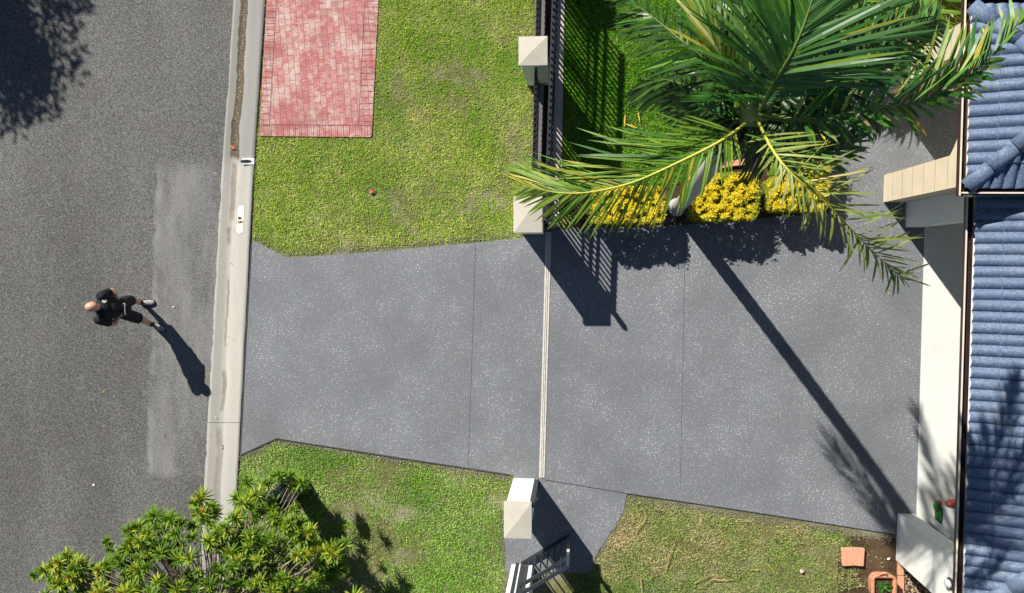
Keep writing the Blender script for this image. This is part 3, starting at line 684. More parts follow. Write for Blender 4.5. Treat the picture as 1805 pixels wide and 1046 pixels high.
PC = HL(P(1704, 333, 3.12)); PN = HL(P(1706, 9, 3.12)); X0, Y0, Y1 = (PC.x+PN.x)/2, PC.y, PN.y; hw = (Y1-Y0)/2; pz = 3.12; pit = 23; tp = math.tan(R(pit))
sq = math.sqrt(.5)
w1 = roof_face(X0, Y0, pz, 'y', Y1-Y0, hw, pit, [((X0, Y0, 0), (sq, -sq, 0)), ((X0, Y1, 0), (sq, sq, 0))])
s1 = roof_face(X0, Y0, pz, 'x', 5.6, hw, pit, [((X0, Y0, 0), (-sq, sq, 0))])
n1_ = roof_face(X0, Y1, pz, 'xn', 5.6, hw, pit, [((X0, Y1, 0), (-sq, -sq, 0))])
for q_ in (s1, n1_): w1.add(q_.v, q_.f)
roofA = hb(w1, 'portico_roof', M['tile'])
ridge = (X0+hw, (Y0+Y1)/2, pz+hw*tp)
hip(roofA, (X0+.02, Y0+.02, pz+.02), (ridge[0], ridge[1], ridge[2]+.03), M['tile']); hip(roofA, (X0+.02, Y1-.02, pz+.02), (ridge[0], ridge[1], ridge[2]+.03), M['tile'])
hip(roofA, (ridge[0], ridge[1], ridge[2]+.03), (X0+5.6, ridge[1], ridge[2]+.03), M['tile'], 'ridge_tile')
GZ = 2.60; GX = HL(P(1717, 350, GZ)).x; GY1 = Y0-.05; GY0 = HL(P(1700, 1092, GZ)).y
w2 = roof_face(GX, GY0, GZ, 'y', GY1-GY0, 4.2, pit, [((GX, GY0, 0), (sq, -sq, 0))])
s2 = roof_face(GX, GY0, GZ, 'x', 8.4, 4.2, pit, [((GX, GY0, 0), (-sq, sq, 0)), ((GX+8.4, GY0, 0), (sq, sq, 0))])
w2.add(s2.v, s2.f)
roofB = hb(w2, 'garage_roof', M['tile'])
hip(roofB, (GX+.02, GY0+.02, GZ+.02), (GX+3.8, GY0+3.8, GZ+3.8*tp+.03), M['hip'], 'hip_tile', .42, .14)
# gutters
def gutter(pts, z, name='gutter', wd=.115, ht=.10):
    """U channel lying outside the eave line; pts go round with the roof on the left-hand... box walls"""
    mb = MB()
    for (a_, b_, ox_, oy_) in pts:
        a_ = Vector(a_); b_ = Vector(b_); o_ = Vector((ox_, oy_, 0)); d_ = (b_-a_).normalized()
        mb.bar(a_+o_*wd+Vector((0, 0, z)), b_+o_*wd+Vector((0, 0, z)), .012, ht)
        mb.bar(a_+o_*wd*.5+Vector((0, 0, z-ht/2+.004)), b_+o_*wd*.5+Vector((0, 0, z-ht/2+.004)), wd-.014, .008)
        mb.bar(a_+o_*.004+Vector((0, 0, z-.02)), b_+o_*.004+Vector((0, 0, z-.02)), .008, ht-.03)
        mb.bar(a_+o_*(wd+.004)+Vector((0, 0, z+ht/2+.004)), b_+o_*(wd+.004)+Vector((0, 0, z+ht/2+.004)), .022, .010, 1)
    return hb(mb, name, [M['gutter'], M['cream']])
gutter([((X0-.0, Y0-.10, 0), (X0-.0, Y1+.10, 0), -.62, 0)], 3.09)
gutter([((X0-.05, Y1+.0, 0), (X0+5.6, Y1+.0, 0), 0, .8)], 3.09)
gutter([((X0-.05, Y0-.0, 0), (X0+5.6, Y0-.0, 0), 0, -.5)], 3.09)
gutter([((GX, GY0-.1, 0), (GX, Y0-.07, 0), -.85, 0)], 2.56)
gutter([((GX-.05, GY0, 0), (GX+8.4, GY0, 0), 0, -.9)], 2.56)
mb = MB(); mb.box((GX+.0, GY0+.01, 2.50), (5.2, Y0-.14, 2.515)); mb.box((X0+.05, Y0+.02, 3.05), (5.2, Y1-.02, 3.06)); hb(mb, 'eave_lining', M['white'])

# items at the garage door
def T(name, mb, mat, label, cat, group=None, **k): return tag(mb.build(name, mat, None, **k), label, cat, group)
T('rolled_sheet', MB().tube([P(1640, 914, .10), P(1674, 948, .42)], .055, 14), M['pvc'], 'white rolled sheet leaning in the garage corner', 'roll')
q0, q1 = P(1664, 896, .25), P(1700, 955, .25)
T('white_board', MB().prism([(q0.x, q0.y), (q1.x+.4, q0.y-.06), (q1.x+.4, q1.y), (q0.x, q1.y)], .014, .25), M['pvc'], 'white box standing on the garage floor by the rolled sheet', 'box', bevel=.006)
mb = MB(); r_ = random.Random(3); mb.ell(P(1655, 907, .12), (.06, .20, .11), 14, 10); mb.ell(P(1651, 893, .14), (.05, .10, .08), 12, 8)
T('green_sack', mb, M['green_bag'], 'green sack lying beside the white box in the garage', 'sack', smooth=True)
mb = MB(); mb.ell(P(1684, 888, .15), (.17, .075, .13), 14, 10); mb.ell(P(1656, 886, .12), (.05, .05, .06), 10, 8)
T('red_cloth', mb, M['red_cloth'], 'faded red cloth bundle behind the white box in the garage', 'cloth', smooth=True)

# ------------------------------------------------------------------ small things on the ground
def block(name, c, ang, l, wd, h_, mat, label, cat, group=None, z=0, rise=0):
    mb = MB(); mb.box((-l/2, -wd/2, 0), (l/2, wd/2, h_)); o = mb.build(name, mat, None, bevel=.012)
    o.location = (c.x, c.y, z); o.rotation_euler = (0, rise, ang); return tag(o, label, cat, group)
c1, c2 = P(1494, 982, .06), P(1513, 982, .06)
block('loose_brick', c1, R(90+4), .33, .205, .08, M['brick'], 'left one of two salmon bricks lying side by side on the soil', 'brick', 'loose salmon bricks')
block('loose_brick', c2, R(90-3), .33, .205, .08, M['brick'], 'right one of two salmon bricks lying side by side on the soil', 'brick', 'loose salmon bricks')
nm = ['first', 'second', 'third', 'fourth', 'fifth', 'sixth', 'seventh', 'eighth']
for k in range(8):
    c = P(1588+k*.4, 1003+k*25, .04); block('edging_brick', c, R(89+random.uniform(-2, 2)), .25, .11, .075, M['brick'], '%s brick from the garage pillar in the edging row beside the gravel' % nm[k], 'brick', 'bricks edging the gravel strip', -.02)
# terracotta edging in the palm bed
for k, (x_, y_, an) in enumerate(((1282, 290, 10), (1304, 287, 6), (1597, 86, 40))):
    block('edging_brick', P(x_, y_, .05), R(an), .23, .11, .08, M['brick'], ['salmon brick at the bed edge under the palm, next to the trunk', 'salmon brick at the bed edge behind the yellow shrub', 'salmon brick at the foot of the portico pier under the small palm'][k], 'brick', 'bricks edging the palm bed', -.02)
# terracotta pot with plant
pc = P(1556, 1033, .3); pot = thing('terracotta_pot', 'square terracotta pot with rounded belly at the bottom edge by the brick edging', 'pot', (pc.x, pc.y, 0))
def sq_ring(hw_, z, rr, n=6):
    out = []
    for cx_, cy_, a0 in ((1, 1, 0), (-1, 1, 90), (-1, -1, 180), (1, -1, 270)):
        for k in range(n+1):
            th = R(a0+90*k/n); out.append((cx_*(hw_-rr)+rr*math.cos(th), cy_*(hw_-rr)+rr*math.sin(th), z))
    return out
prof = [(.13, 0, .05), (.18, .08, .12), (.225, .2, .16), (.235, .29, .17), (.215, .335, .14), (.225, .345, .12), (.225, .375, .11), (.165, .375, .03), (.160, .30, .03)]
mb = MB(); vs = []; fs = []
for hw_, z_, rr in prof: vs += sq_ring(hw_, z_, rr)
m_ = 28
for k in range(len(prof)-1):
    for i in range(m_): fs.append((k*m_+i, k*m_+(i+1) % m_, (k+1)*m_+(i+1) % m_, (k+1)*m_+i))
fs.append(tuple(range(m_))[::-1]); mb.add(vs, fs); mb.build('bowl', M['terra'], pot, world=False, smooth=True)
mb = MB(); mb.add(sq_ring(.158, .315, .03), [tuple(range(28))]); mb.build('potting_soil', M['soil'], pot, world=False)
mb = MB().tube(catmull([(-.10, .20, .36), (-.06, .26, .40), (.02, .27, .40), (.05, .21, .36)], 10), .022, 8); mb.build('handle', M['terra'], pot, world=False, smooth=True)
def leaf(mb, base, dirv, L_, wd, droop=.3, mi=0, seg=3, tw=0, upv=None):
    """one tapering leaf blade"""
    d_ = Vector(dirv).normalized(); up_ = upv or Vector((0, 0, 1)); s_ = d_.cross(up_)
    s_ = s_.normalized() if s_.length > 1e-4 else Vector((1, 0, 0))
    if tw: s_ = Quaternion(d_, tw) @ s_
    v = []; p = Vector(base)
    for k in range(seg+1):
        t_ = k/seg; ww = wd*(1-abs(2*t_-.75)**2*.35)*(1 if t_ < .85 else .5)*(.45 if k == 0 else 1)
        q_ = p+d_*(L_*t_)-Vector((0, 0, 1))*(droop*L_*t_*t_)
        if k == seg: v.append(q_)
        else: v += [q_-s_*ww/2, q_+s_*ww/2]
    f_ = [(2*k, 2*k+1, 2*k+3, 2*k+2) for k in range(seg-1)]+[(2*seg-2, 2*seg-1, 2*seg)]
    mb.add(v, f_, mi)
mb = MB()
for k in range(60):
    a_ = random.uniform(0, 6.28); r_ = random.uniform(0, .11); b_ = (pc.x+r_*math.cos(a_), pc.y+r_*math.sin(a_), .32+random.uniform(0, .08)); a2 = random.uniform(0, 6.28)
    leaf(mb, b_, (math.cos(a2), math.sin(a2), random.uniform(.2, 1)), random.uniform(.05, .09), .035, .3, 0)
tag(mb.build('potted_herb', M['pf_mid']), 'small green herb growing in the terracotta pot', 'plant')
# stones
def stones(name, polys, n_, label, mat, s0=.008, s1=.02, z=0):
    mb = MB(); k = 0
    for poly in polys:
        q_ = [(v.x, v.y) for v in px(poly)]; xs = [a for a, b in q_]; ys = [b for a, b in q_]; c_ = 0
        while c_ < n_//len(polys):
            X = random.uniform(min(xs), max(xs)); Y = random.uniform(min(ys), max(ys))
            if inside(q_, np.array([X]), np.array([Y]))[0]:
                s_ = random.uniform(s0, s1); mb.ell((X, Y, z+s_*.3), (s_*random.uniform(.7, 1.4), s_*random.uniform(.7, 1.4), s_*.6), 6, 3); c_ += 1
    return tag(mb.build(name, mat), label, 'gravel', kind='stuff')
stones('gravel', [[(1594, 985), (1604, 985), (1700, 1060), (1700, 1250), (1594, 1250)]], 2600, 'brown gravel between the brick edging and the garage wall', M['pebble'])
stones('gravel', [[(1590, -60), (1800, -60), (1800, 100), (1640, 115), (1590, 100)]], 4200, 'pale pebbles beside the portico under the palm fronds', M['pebble'], .01, .024)
stones('gravel', [[(1615, 150), (1700, 150), (1700, 170), (1625, 168)]], 260, 'thin band of pebbles inside the portico', M['pebble'], z=.0)
MB().prism(px([(1594, 985), (1604, 985), (1750, 1040), (1750, 1250), (1594, 1250)]), -.15, -.008).build('gravel_base', M['soil'])['kind'] = 'structure'
MB().prism(px([(1590, -400), (1850, -400), (1850, 148), (1500, 148), (1590, 90)]), -.15, -.009).build('pebble_base', M['soil'])['kind'] = 'structure'
# crumbly dirt edging between driveway and lawns
mb = MB()
def crumbs(line, n_, wd, off):
    q_ = px(line)
    for a_, b_ in zip(q_, q_[1:]):
        m_ = int(n_*(b_-a_).length)
        for k in range(m_):
            p_ = a_.lerp(b_, random.random()); nrm = Vector((-(b_-a_).y, (b_-a_).x, 0)).normalized(); p_ += nrm*(off+random.gauss(0, wd)); s_ = random.uniform(.005, .012); mb.ell((p_.x, p_.y, -.008), (s_, s_*random.uniform(.7, 1.3), s_*.7), 5, 3)
crumbs([(423, 806), (487, 777), (700, 811), (900, 843)], 260, .035, -.03); crumbs([(1105, 874), (1340, 910), (1575, 946)], 330, .045, -.05)
crumbs([(447, 420), (505, 449), (700, 435), (915, 415)], 200, .03, .03); crumbs([(1104, 878), (1098, 907), (1052, 980)], 260, .03, .01); crumbs([(886, 905), (888, 1000), (892, 1060)], 240, .04, .0)
crumbs([(990, 400), (1190, 394), (1345, 381)], 200, .03, .02)
tag(mb.build('edge_crumbs', M['crumb']), 'loose grit along the driveway edges', 'grit', kind='stuff')
# fallen stalks, leaves and petals
def stalk(pts, r_, mat, label, name='fallen_stalk'):
    r_ *= .62
    T(name, MB().tube(catmull([P(a_, b_, .045+.01*(i % 2)) for i, (a_, b_) in enumerate(pts)], 8), [r_*(1-.06*k) for k in range(9)], 6), mat, label, 'stalk', 'fallen palm stalks on the yard grass')
stalk([(1121, 940), (1126, 928), (1137, 918), (1136, 897)], .014, M['twig'], 'hooked brown stalk near the corner of the driveway')
stalk([(1174, 1006), (1182, 975), (1192, 950)], .010, M['twig'], 'thin upright brown stalk left of the short pink one')
stalk([(1198, 970), (1208, 980), (1219, 988)], .010, M['brick'], 'short pinkish stalk slanting on the yard grass')
stalk([(1224, 1029), (1240, 1019), (1256, 1013)], .011, M['twig'], 'brown stalk forming the left side of a small pile')
stalk([(1243, 1032), (1258, 1020), (1272, 1015), (1284, 1021)], .010, M['twig'], 'curved brown stalk in the small pile')
stalk([(1258, 1022), (1275, 1023), (1293, 1022)], .012, M['ystalk'], 'straight yellow stalk lying under the small pile')
stalk([(1354, 997), (1362, 1006), (1368, 1016)], .011, M['ystalk'], 'short yellow stalk near the pink petal')
stalk([(1322, 1005), (1342, 1004)], .010, M['ystalk'], 'short level yellow stalk in mid lawn')
stalk([(1129, 1020), (1131, 1034), (1130, 1050)], .014, M['brick'], 'reddish stalk at the bottom edge of the yard grass')
stalk([(1145, 1025), (1152, 1010), (1158, 1003)], .008, M['twig'], 'faint curved stalk beside the reddish one')
def flake(c, s_, mat, label, name, cat, z=.03, an=0, el=2.0):
    m_ = MB(); vs = []
    for k in range(8):
        th = 2*math.pi*k/8; x_, y_ = s_*el*math.cos(th)*(1.25 if k == 0 else 1), s_*math.sin(th)
        vs.append((x_*math.cos(an)-y_*math.sin(an), x_*math.sin(an)+y_*math.cos(an), .012*math.sin(2*th)))
    vs += [(v_[0], v_[1], v_[2]-.003) for v_ in vs]
    m_.add(vs, [tuple(range(8)), tuple(range(8, 16))[::-1]]+[(i, 8+i, 8+(i+1) % 8, (i+1) % 8) for i in range(8)])
    o = m_.build(name, mat); p_ = P(*c, z); o.location = p_; tag(o, label, cat)
flake((655, 337), .03, M['rust_leaf'], 'rust red leaf on the verge lawn', 'fallen_leaf', 'leaf', .04, .5)
flake((410, 260), .03, M['rust_leaf'], 'pinkish dead leaf in the gutter above the drain', 'fallen_leaf', 'leaf', -.06, -.6)
flake((165, 855), .022, M['plate'], 'pale crumpled scrap on the asphalt', 'paper_scrap', 'scrap', -.06, 0, 1.2)
flake((306, 541), .016, M['plate'], 'tiny pale scrap right of the man on the asphalt', 'paper_scrap', 'scrap', -.06, 0, 1.2)
flake((1414, 1007), .035, M['pink'], 'pink petal lying on the yard grass', 'petal', 'petal', .05, .3, 1.2)
flake((391, 788), .012, M['twig'], 'thin brown leaf on the kerb below the driveway corner', 'fallen_leaf', 'leaf', -.05, .9, 3.5)
flake((289, 768), .010, M['ystalk'], 'small yellow leaf on the pale asphalt patch', 'fallen_leaf', 'leaf', -.06, 1.4, 2.5)
flake((1567, 985), .02, M['plate'], 'white chip beside the bricks on the soil', 'paper_scrap', 'scrap', .02, .6, 1.6)
# leaf litter: tiny dry leaves by the hedge, the kerb and over the slabs
mb = MB(); r_ = random.Random(77)
def litter(x0, x1, y0, y1, n_, z_=.004):
    for k in range(n_):
        a2 = r_.uniform(0, 6.28); leaf(mb, P(r_.uniform(x0, x1), r_.uniform(y0, y1), z_), (math.cos(a2), math.sin(a2), r_.uniform(.05, .3)), r_.uniform(.02, .05), r_.uniform(.008, .018), .1, r_.randint(0, 2), 2)
litter(1050, 1470, 392, 440, 110); litter(970, 1600, 400, 900, 40); litter(440, 950, 440, 820, 34); litter(380, 425, 300, 900, 26, -.03); litter(60, 380, 40, 860, 40, -.07); litter(460, 655, 0, 240, 14, .01); litter(1500, 1600, 880, 940, 30); litter(900, 1060, 850, 960, 22)
litter(470, 920, 20, 430, 60, .02); litter(1090, 1560, 900, 1040, 90, .02); litter(440, 880, 820, 1040, 50, .02)
tag(mb.build('leaf_litter', [M['twig'], M['gold'], M['crumb']]), 'tiny dry leaves and petals scattered over slabs, road and lawns', 'leaf litter', kind='stuff')
# drain outlet in the kerb
dc = P(437, 285, 0); dr = thing('drain_outlet', 'white kerb drain outlet with a dark oval mouth', 'drain', (dc.x, dc.y, 0))
mb = MB(); rg = [(math.cos(R(a_))*.115, math.sin(R(a_))*.034) for a_ in range(0, 360, 15)]
mb.prism([(dc.x-.10, dc.y-.055), (dc.x+.13, dc.y-.055), (dc.x+.13, dc.y+.06), (dc.x-.10, dc.y+.06)], -.05, .018).build('surround', M['pvc'], dr)
MB().prism([(dc.x-.03+a_, dc.y+b_) for a_, b_ in rg], .0, .0215).build('mouth', M['joint'], dr)
# house number plate painted on the kerb
def kq(x_, y_, dz=.009): 
    for u in [i/100 for i in range(101)]:
        p_ = kpt(u, y_, dz)
        if p_.x >= P(x_, y_, -.02).x: return p_
    return kpt(1, y_, dz)
plate = thing('number_plate', 'cream painted house number panel reading 65 on the kerb', 'house number', kq(423, 388))
vs = []; cols = 5; rws = 24
for j in range(rws+1):
    y_ = 362+50*j/rws; e_ = min(j, rws-j)/rws*50; hwid = 5.6 if e_ > 5 else 5.6*math.sqrt(max(0.02, 1-(1-e_/5)**2))
    vs += [kq(423.5-(y_-387)*.06-hwid+2*hwid*i/cols, y_, .009) for i in range(cols+1)]
MB().add(vs, [((cols+1)*j+i, (cols+1)*(j+1)+i, (cols+1)*(j+1)+i+1, (cols+1)*j+i+1) for j in range(rws) for i in range(cols)]).build('panel', M['plate'], plate)
def text_mesh(txt, size, name, mat, parent, mtx):
    cu = bpy.data.curves.new(name, 'FONT'); cu.body = txt; cu.size = size; cu.align_x = 'CENTER'; cu.align_y = 'CENTER'; cu.extrude = .0012; cu.offset = size*.012; cu.space_character = 1.25
    tmp = bpy.data.objects.new('tmp', cu); COL.objects.link(tmp); bpy.context.view_layer.update()
    me = bpy.data.meshes.new_from_object(tmp.evaluated_get(bpy.context.evaluated_depsgraph_get())); bpy.data.objects.remove(tmp)
    me.name = name; me.materials.clear(); me.materials.append(mat); o = bpy.data.objects.new(name, me); COL.objects.link(o); o.parent = parent; o.matrix_local = mtx; return o
c_ = kq(423.3, 388, .0); e_ = (kq(427, 388)-kq(420, 388)).normalized(); s_ = (kq(423, 395)-kq(423, 381)).normalized(); nz = s_.cross(e_).normalized()
mt = Matrix((s_, e_, nz)).transposed().to_4x4(); mt.translation = nz*.012*(1 if nz.z > 0 else -1)
text_mesh('65', .12, 'digits', M['ink'], plate, mt)

# ------------------------------------------------------------------ shrubs
def shrub(box, h_, label, seed):
    (x0, y0, x1, y1) = box; a_ = P(x0, y0, h_); b_ = P(x1, y1, h_); cx_, cy_ = (a_.x+b_.x)/2, (a_.y+b_.y)/2; rx, ry = abs(b_.x-a_.x)/2, abs(b_.y-a_.y)/2
    r_ = random.Random(seed); t_ = thing('golden_shrub', label, 'shrub', (cx_, cy_, 0), 0, 'clipped golden shrubs along the driveway edge')
    mb = MB()
    for k in range(9):
        a2 = r_.uniform(0, 6.28); mb.tube([(cx_+r_.uniform(-.05, .05), cy_+r_.uniform(-.05, .05), -.02), (cx_+rx*.4*math.cos(a2), cy_+ry*.4*math.sin(a2), h_*.45), (cx_+rx*.75*math.cos(a2), cy_+ry*.75*math.sin(a2), h_*.85)], [.014, .01, .005], 5)
    mb.build('stem', M['brown'], t_)
    top_ = MB(); N = int(5200*rx*ry*4/.8)+900
    ph = [r_.uniform(0, 6) for _ in range(6)]
    for k in range(N):
        # superellipse box shape, lumpy
        u, v_ = r_.uniform(-1, 1), r_.uniform(-1, 1)
        if abs(u)**7+abs(v_)**7 > 1+.15*math.sin(u*7+ph[4])*math.sin(v_*6+ph[5]): continue
        edge = (abs(u)**7+abs(v_)**7)
        lx, ly = cx_+u*rx, cy_+v_*ry; lump = float((n3(np.array([lx*.9+ly*.3]), np.array([ly*.9-lx*.3]))[0]-.5)*.13+(n3(np.array([lx*2.1]), np.array([ly*2.1]))[0]-.5)*.07)
        zt = h_*(1-.12*min(edge, 1.2)**2)+lump*1.3+.03*math.sin(u*3+ph[1])
        side = r_.random() < .35
        if side: z_ = zt*r_.uniform(.18, 1); sc = (1-.0*z_)/max(abs(u), abs(v_), .01); sc = min(sc, 1/max((abs(u)**7+abs(v_)**7)**(1/7), .01)); u, v_ = u*sc*r_.uniform(.9, 1.02), v_*sc*r_.uniform(.9, 1.02)
        else: z_ = zt-abs(r_.gauss(0, .035))
        depth = zt-z_
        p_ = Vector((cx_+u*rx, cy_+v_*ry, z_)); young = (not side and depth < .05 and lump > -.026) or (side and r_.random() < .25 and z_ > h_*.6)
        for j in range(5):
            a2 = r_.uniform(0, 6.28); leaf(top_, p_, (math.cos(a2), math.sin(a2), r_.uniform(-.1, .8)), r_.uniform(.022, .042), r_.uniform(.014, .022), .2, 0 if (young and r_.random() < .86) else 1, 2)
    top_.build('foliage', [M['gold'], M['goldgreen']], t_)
shrub((1040, 330, 1172, 394), .78, 'golden shrub left of the palm trunk, partly under a drooping frond', 1)
shrub((1216, 306, 1338, 388), .72, 'golden shrub just right of the palm trunk', 2)
shrub((1356, 312, 1462, 372), .72, 'golden shrub at the right corner of the bed', 3)
shrub((1368, 220, 1466, 312), .76, 'golden shrub behind the corner one, under the palm crown', 4)

# ------------------------------------------------------------------ palms
def frond(pts, n_, Lmax, wd, mats, parent, ang0=50, ang1=18, droop=.35, seed=0, rr=.022, sides=(1, -1), mess=.1, missing=0, rmat=None, start=.08, up=.25, lens=(1, 1), prof=None, skew=0, side_mats=None):
    r_ = random.Random(seed); Nn = 60; c_ = catmull([P(*p_) for p_ in pts], Nn)
    fr = MB().tube(c_[::2], [rr*(1-.85*i/(Nn//2)) for i in range(Nn//2+1)], 6).build('frond', rmat or M['rachis'], parent, smooth=True)
    mb = MB()
    for k in range(n_):
        t_ = start+(1-start)*(k+.5)/n_; f_ = t_*Nn; i = min(int(f_), Nn-1); p_ = c_[i].lerp(c_[i+1], f_-i); d_ = (c_[min(i+2, Nn)]-c_[max(i-1, 0)]).normalized()
        sv = d_.cross(Vector((0, 0, 1))).normalized(); uv = sv.cross(d_).normalized()
        ln = Lmax*(prof(t_) if prof else (min(1, .45+t_*2.2)*(1 if t_ < .55 else 1-.62*((t_-.55)/.45)**1.3)))
        for s_ in sides:
            if r_.random() < missing: continue
            an = R(ang0+(ang1-ang0)*t_-s_*skew+r_.gauss(0, 4+60*mess)); dv = (d_*math.cos(an)+sv*s_*math.sin(an)+uv*(up+r_.gauss(0, mess))).normalized()
            L_ = ln*lens[0 if s_ > 0 else 1]*r_.uniform(.88, 1.08)*(1 if r_.random() > mess else r_.uniform(.4, .9))
            mi = r_.choices(range(len(mats)), [3]+[1]*(len(mats)-1))[0]
            if side_mats and r_.random() < .8: mi = side_mats[0 if s_ > 0 else 1]
            leaf(mb, p_, dv, L_, wd*r_.uniform(.8, 1.15), droop*r_.uniform(.6, 1.5), mi, 5, r_.gauss(.0, .35)+s_*.35)
    mb.build('leaflets', mats, fr)
    return fr
cb = P(1193, 366, 0); ct = P(1322, 203, 7.1)
palm = thing('palm_tree', 'tall feather palm with ringed grey trunk rising from the yellow shrub bed', 'palm tree', cb)
tp_ = catmull([cb-Vector((0, 0, .05)), cb+Vector((.0, .03, .8)), cb.lerp(ct, .45)+Vector((.03, .0, 0)), ct], 110)
rad = [(.175-.055*min(1, i/14)-.01*(i/110))*(1+.045*(1 if i % 3 == 0 else -.3)) for i in range(111)]
MB().tube(tp_, rad, 20).build('trunk', M['bark'], palm, smooth=True)
sh_top = ct+Vector((.02, .0, .75)); MB().tube([ct-Vector((0, 0, .05)), ct+Vector((0, 0, .3)), sh_top], [.15, .13, .06], 14).build('crownshaft', M['shaft'], palm, smooth=True)
D, Md, B_, Y_, Ol = M['pf_dark'], M['pf_mid'], M['pf_blue'], M['pf_yel'], M['pf_old']
frond([(1318, 215, 7.6), (1270, 249, 7.9), (1195, 287, 7.9), (1115, 322, 7.75), (1040, 339, 7.6), (985, 340, 7.5), (935, 330, 7.4)], 74, .95, .023, [Y_, Y_, Md], palm, 48, 24, .10, 1, .016, rmat=M['rachisY'], mess=.03, lens=(1.0, .60), skew=8, up=.04)
frond([(1335, 205, 7.6), (1362, 150, 8.2), (1395, 95, 8.5), (1422, 30, 8.6), (1440, -40, 8.6), (1440, -130, 8.3)], 118, 1.22, .028, [Md, B_, Y_], palm, 56, 25, .25, 2, .020, mess=.03, up=.1, side_mats=(1, 0))
frond([(1312, 190, 7.5), (1262, 125, 7.8), (1205, 75, 7.8), (1150, 30, 7.6), (1098, -8, 7.4)], 50, .50, .024, [D, D, Md], palm, 62, 28, .5, 3, .016, mess=.10, up=.0, lens=(.7, 1.0))
frond([(1318, 188, 7.8), (1275, 110, 8.2), (1240, 30, 8.2), (1212, -60, 7.9), (1200, -140, 7.5)], 56, .60, .026, [Y_, Md, Ol], palm, 24, 10, .2, 4, .016, mess=.05)
frond([(1310, 198, 7.3), (1262, 178, 7.2), (1205, 150, 6.8), (1162, 140, 6.3), (1128, 148, 5.6)], 86, .50, .040, [D, D, Md], palm, 55, 30, .75, 5, .016, mess=.12, up=0, prof=lambda t: .55+.5*math.sin(math.pi*min(1, t*.95)))
frond([(1314, 210, 7.3), (1270, 208, 7.1), (1220, 190, 6.7), (1180, 178, 6.3)], 50, .36, .030, [D, D, Y_], palm, 55, 30, .7, 6, .014, mess=.15)
frond([(1338, 200, 7.7), (1440, 212, 8.0), (1546, 188, 7.8), (1612, 183, 7.5), (1680, 152, 7.2), (1735, 112, 6.9), (1800, 35, 6.5)], 66, .74, .034, [Md, Y_, Ol], palm, 70, 22, .20, 7, .024, mess=.16, missing=.12, up=.3, lens=(.5, 1.1))
frond([(1335, 212, 7.6), (1362, 265, 8.1), (1397, 308, 8.2), (1450, 352, 8.1), (1508, 412, 7.8), (1545, 450, 7.5), (1590, 492, 7.1)], 70, .66, .020, [Ol, Ol, Y_], palm, 62, 22, .35, 8, .015, rmat=M['rachisY'], mess=.2, missing=.15, up=.15, lens=(.5, 1.0), prof=lambda t: .65+.4*math.sin(t*3))
frond([(1335, 205, 7.5), (1400, 215, 7.9), (1470, 205, 7.9), (1530, 200, 7.6), (1560, 212, 7.2)], 54, .38, .020, [D, D, Md], palm, 75, 45, .8, 9, .014, mess=.08)
frond([(1330, 215, 7.5), (1380, 262, 7.7), (1440, 275, 7.7), (1500, 255, 7.5), (1540, 212, 7.2)], 40, .60, .026, [Md, B_, D], palm, 28, 16, .3, 10, .014, mess=.12, lens=(.6, 1))
frond([(1326, 208, 7.3), (1338, 252, 7.0), (1348, 292, 6.6)], 34, .42, .026, [D, D], palm, 55, 30, .8, 21, .014, mess=.12)
frond([(1322, 208, 7.3), (1300, 232, 7.0), (1292, 268, 6.6)], 34, .40, .026, [D, D], palm, 60, 30, .8, 22, .014, mess=.12)
frond([(1335, 205, 7.3), (1372, 232, 7.1), (1400, 262, 6.7)], 34, .42, .026, [D, D], palm, 60, 30, .8, 23, .014, mess=.12)
frond([(1338, 195, 7.6), (1420, 150, 7.9), (1510, 95, 7.8), (1590, 55, 7.5), (1650, 35, 7.1)], 64, .70, .030, [D, Md, B_], palm, 60, 28, .45, 12, .016, mess=.10)
frond([(1328, 190, 7.7), (1322, 110, 8.0), (1305, 0, 7.8), (1288, -100, 7.3), (1272, -190, 6.6)], 76, .52, .040, [D, Md], palm, 50, 26, .5, 13, .016, mess=.08)
frond([(1332, 200, 7.3), (1380, 175, 7.2), (1440, 165, 6.9), (1490, 170, 6.5)], 40, .62, .030, [D], palm, 60, 35, .6, 14, mess=.12)
frond([(1330, 195, 7.4), (1355, 130, 7.4), (1390, 60, 7.1), (1410, 0, 6.7)], 44, .72, .034, [D], palm, 60, 30, .6, 16, mess=.12)
frond([(1330, 205, 7.2), (1365, 225, 7.1), (1410, 232, 6.8), (1450, 235, 6.4)], 36, .60, .030, [D, D], palm, 60, 35, .7, 17, mess=.15)
sc_ = P(996, 388, 0); sp_t = thing('strappy_plant', 'small pale strap leaved plant at the foot of the gate pillar', 'plant', sc_)
mb = MB(); r_ = random.Random(21)
for k in range(34):
    a2 = r_.uniform(0, 6.28); leaf(mb, sc_+Vector((r_.uniform(-.06, .1), r_.uniform(-.06, .06), 0)), (math.cos(a2), math.sin(a2), r_.uniform(.4, 1.3)), r_.uniform(.15, .32), .026, .5, 0, 4)
mb.build('foliage', [M['pf_old']], sp_t)
for k, (c_, an_, lb_) in enumerate((((1101, 214), 1.5, 'yellow fallen leaflet upright on the palm lawn beside the gate shadow'), ((1112, 222), -.35, 'yellow fallen leaflet lying across the palm lawn'), ((1126, 206), 1.75, 'yellow fallen leaflet nearest the palm crown on the lawn'))):
    m_ = MB(); o_ = P(*c_, .05); leaf(m_, o_-Vector((math.cos(an_)*.1, math.sin(an_)*.1, 0)), (math.cos(an_), math.sin(an_), .12), .24, .026, .1, 0, 4); tag(m_.build('fallen_leaflet', M['ystalk']), lb_, 'leaf', 'yellow leaflets on the palm lawn')
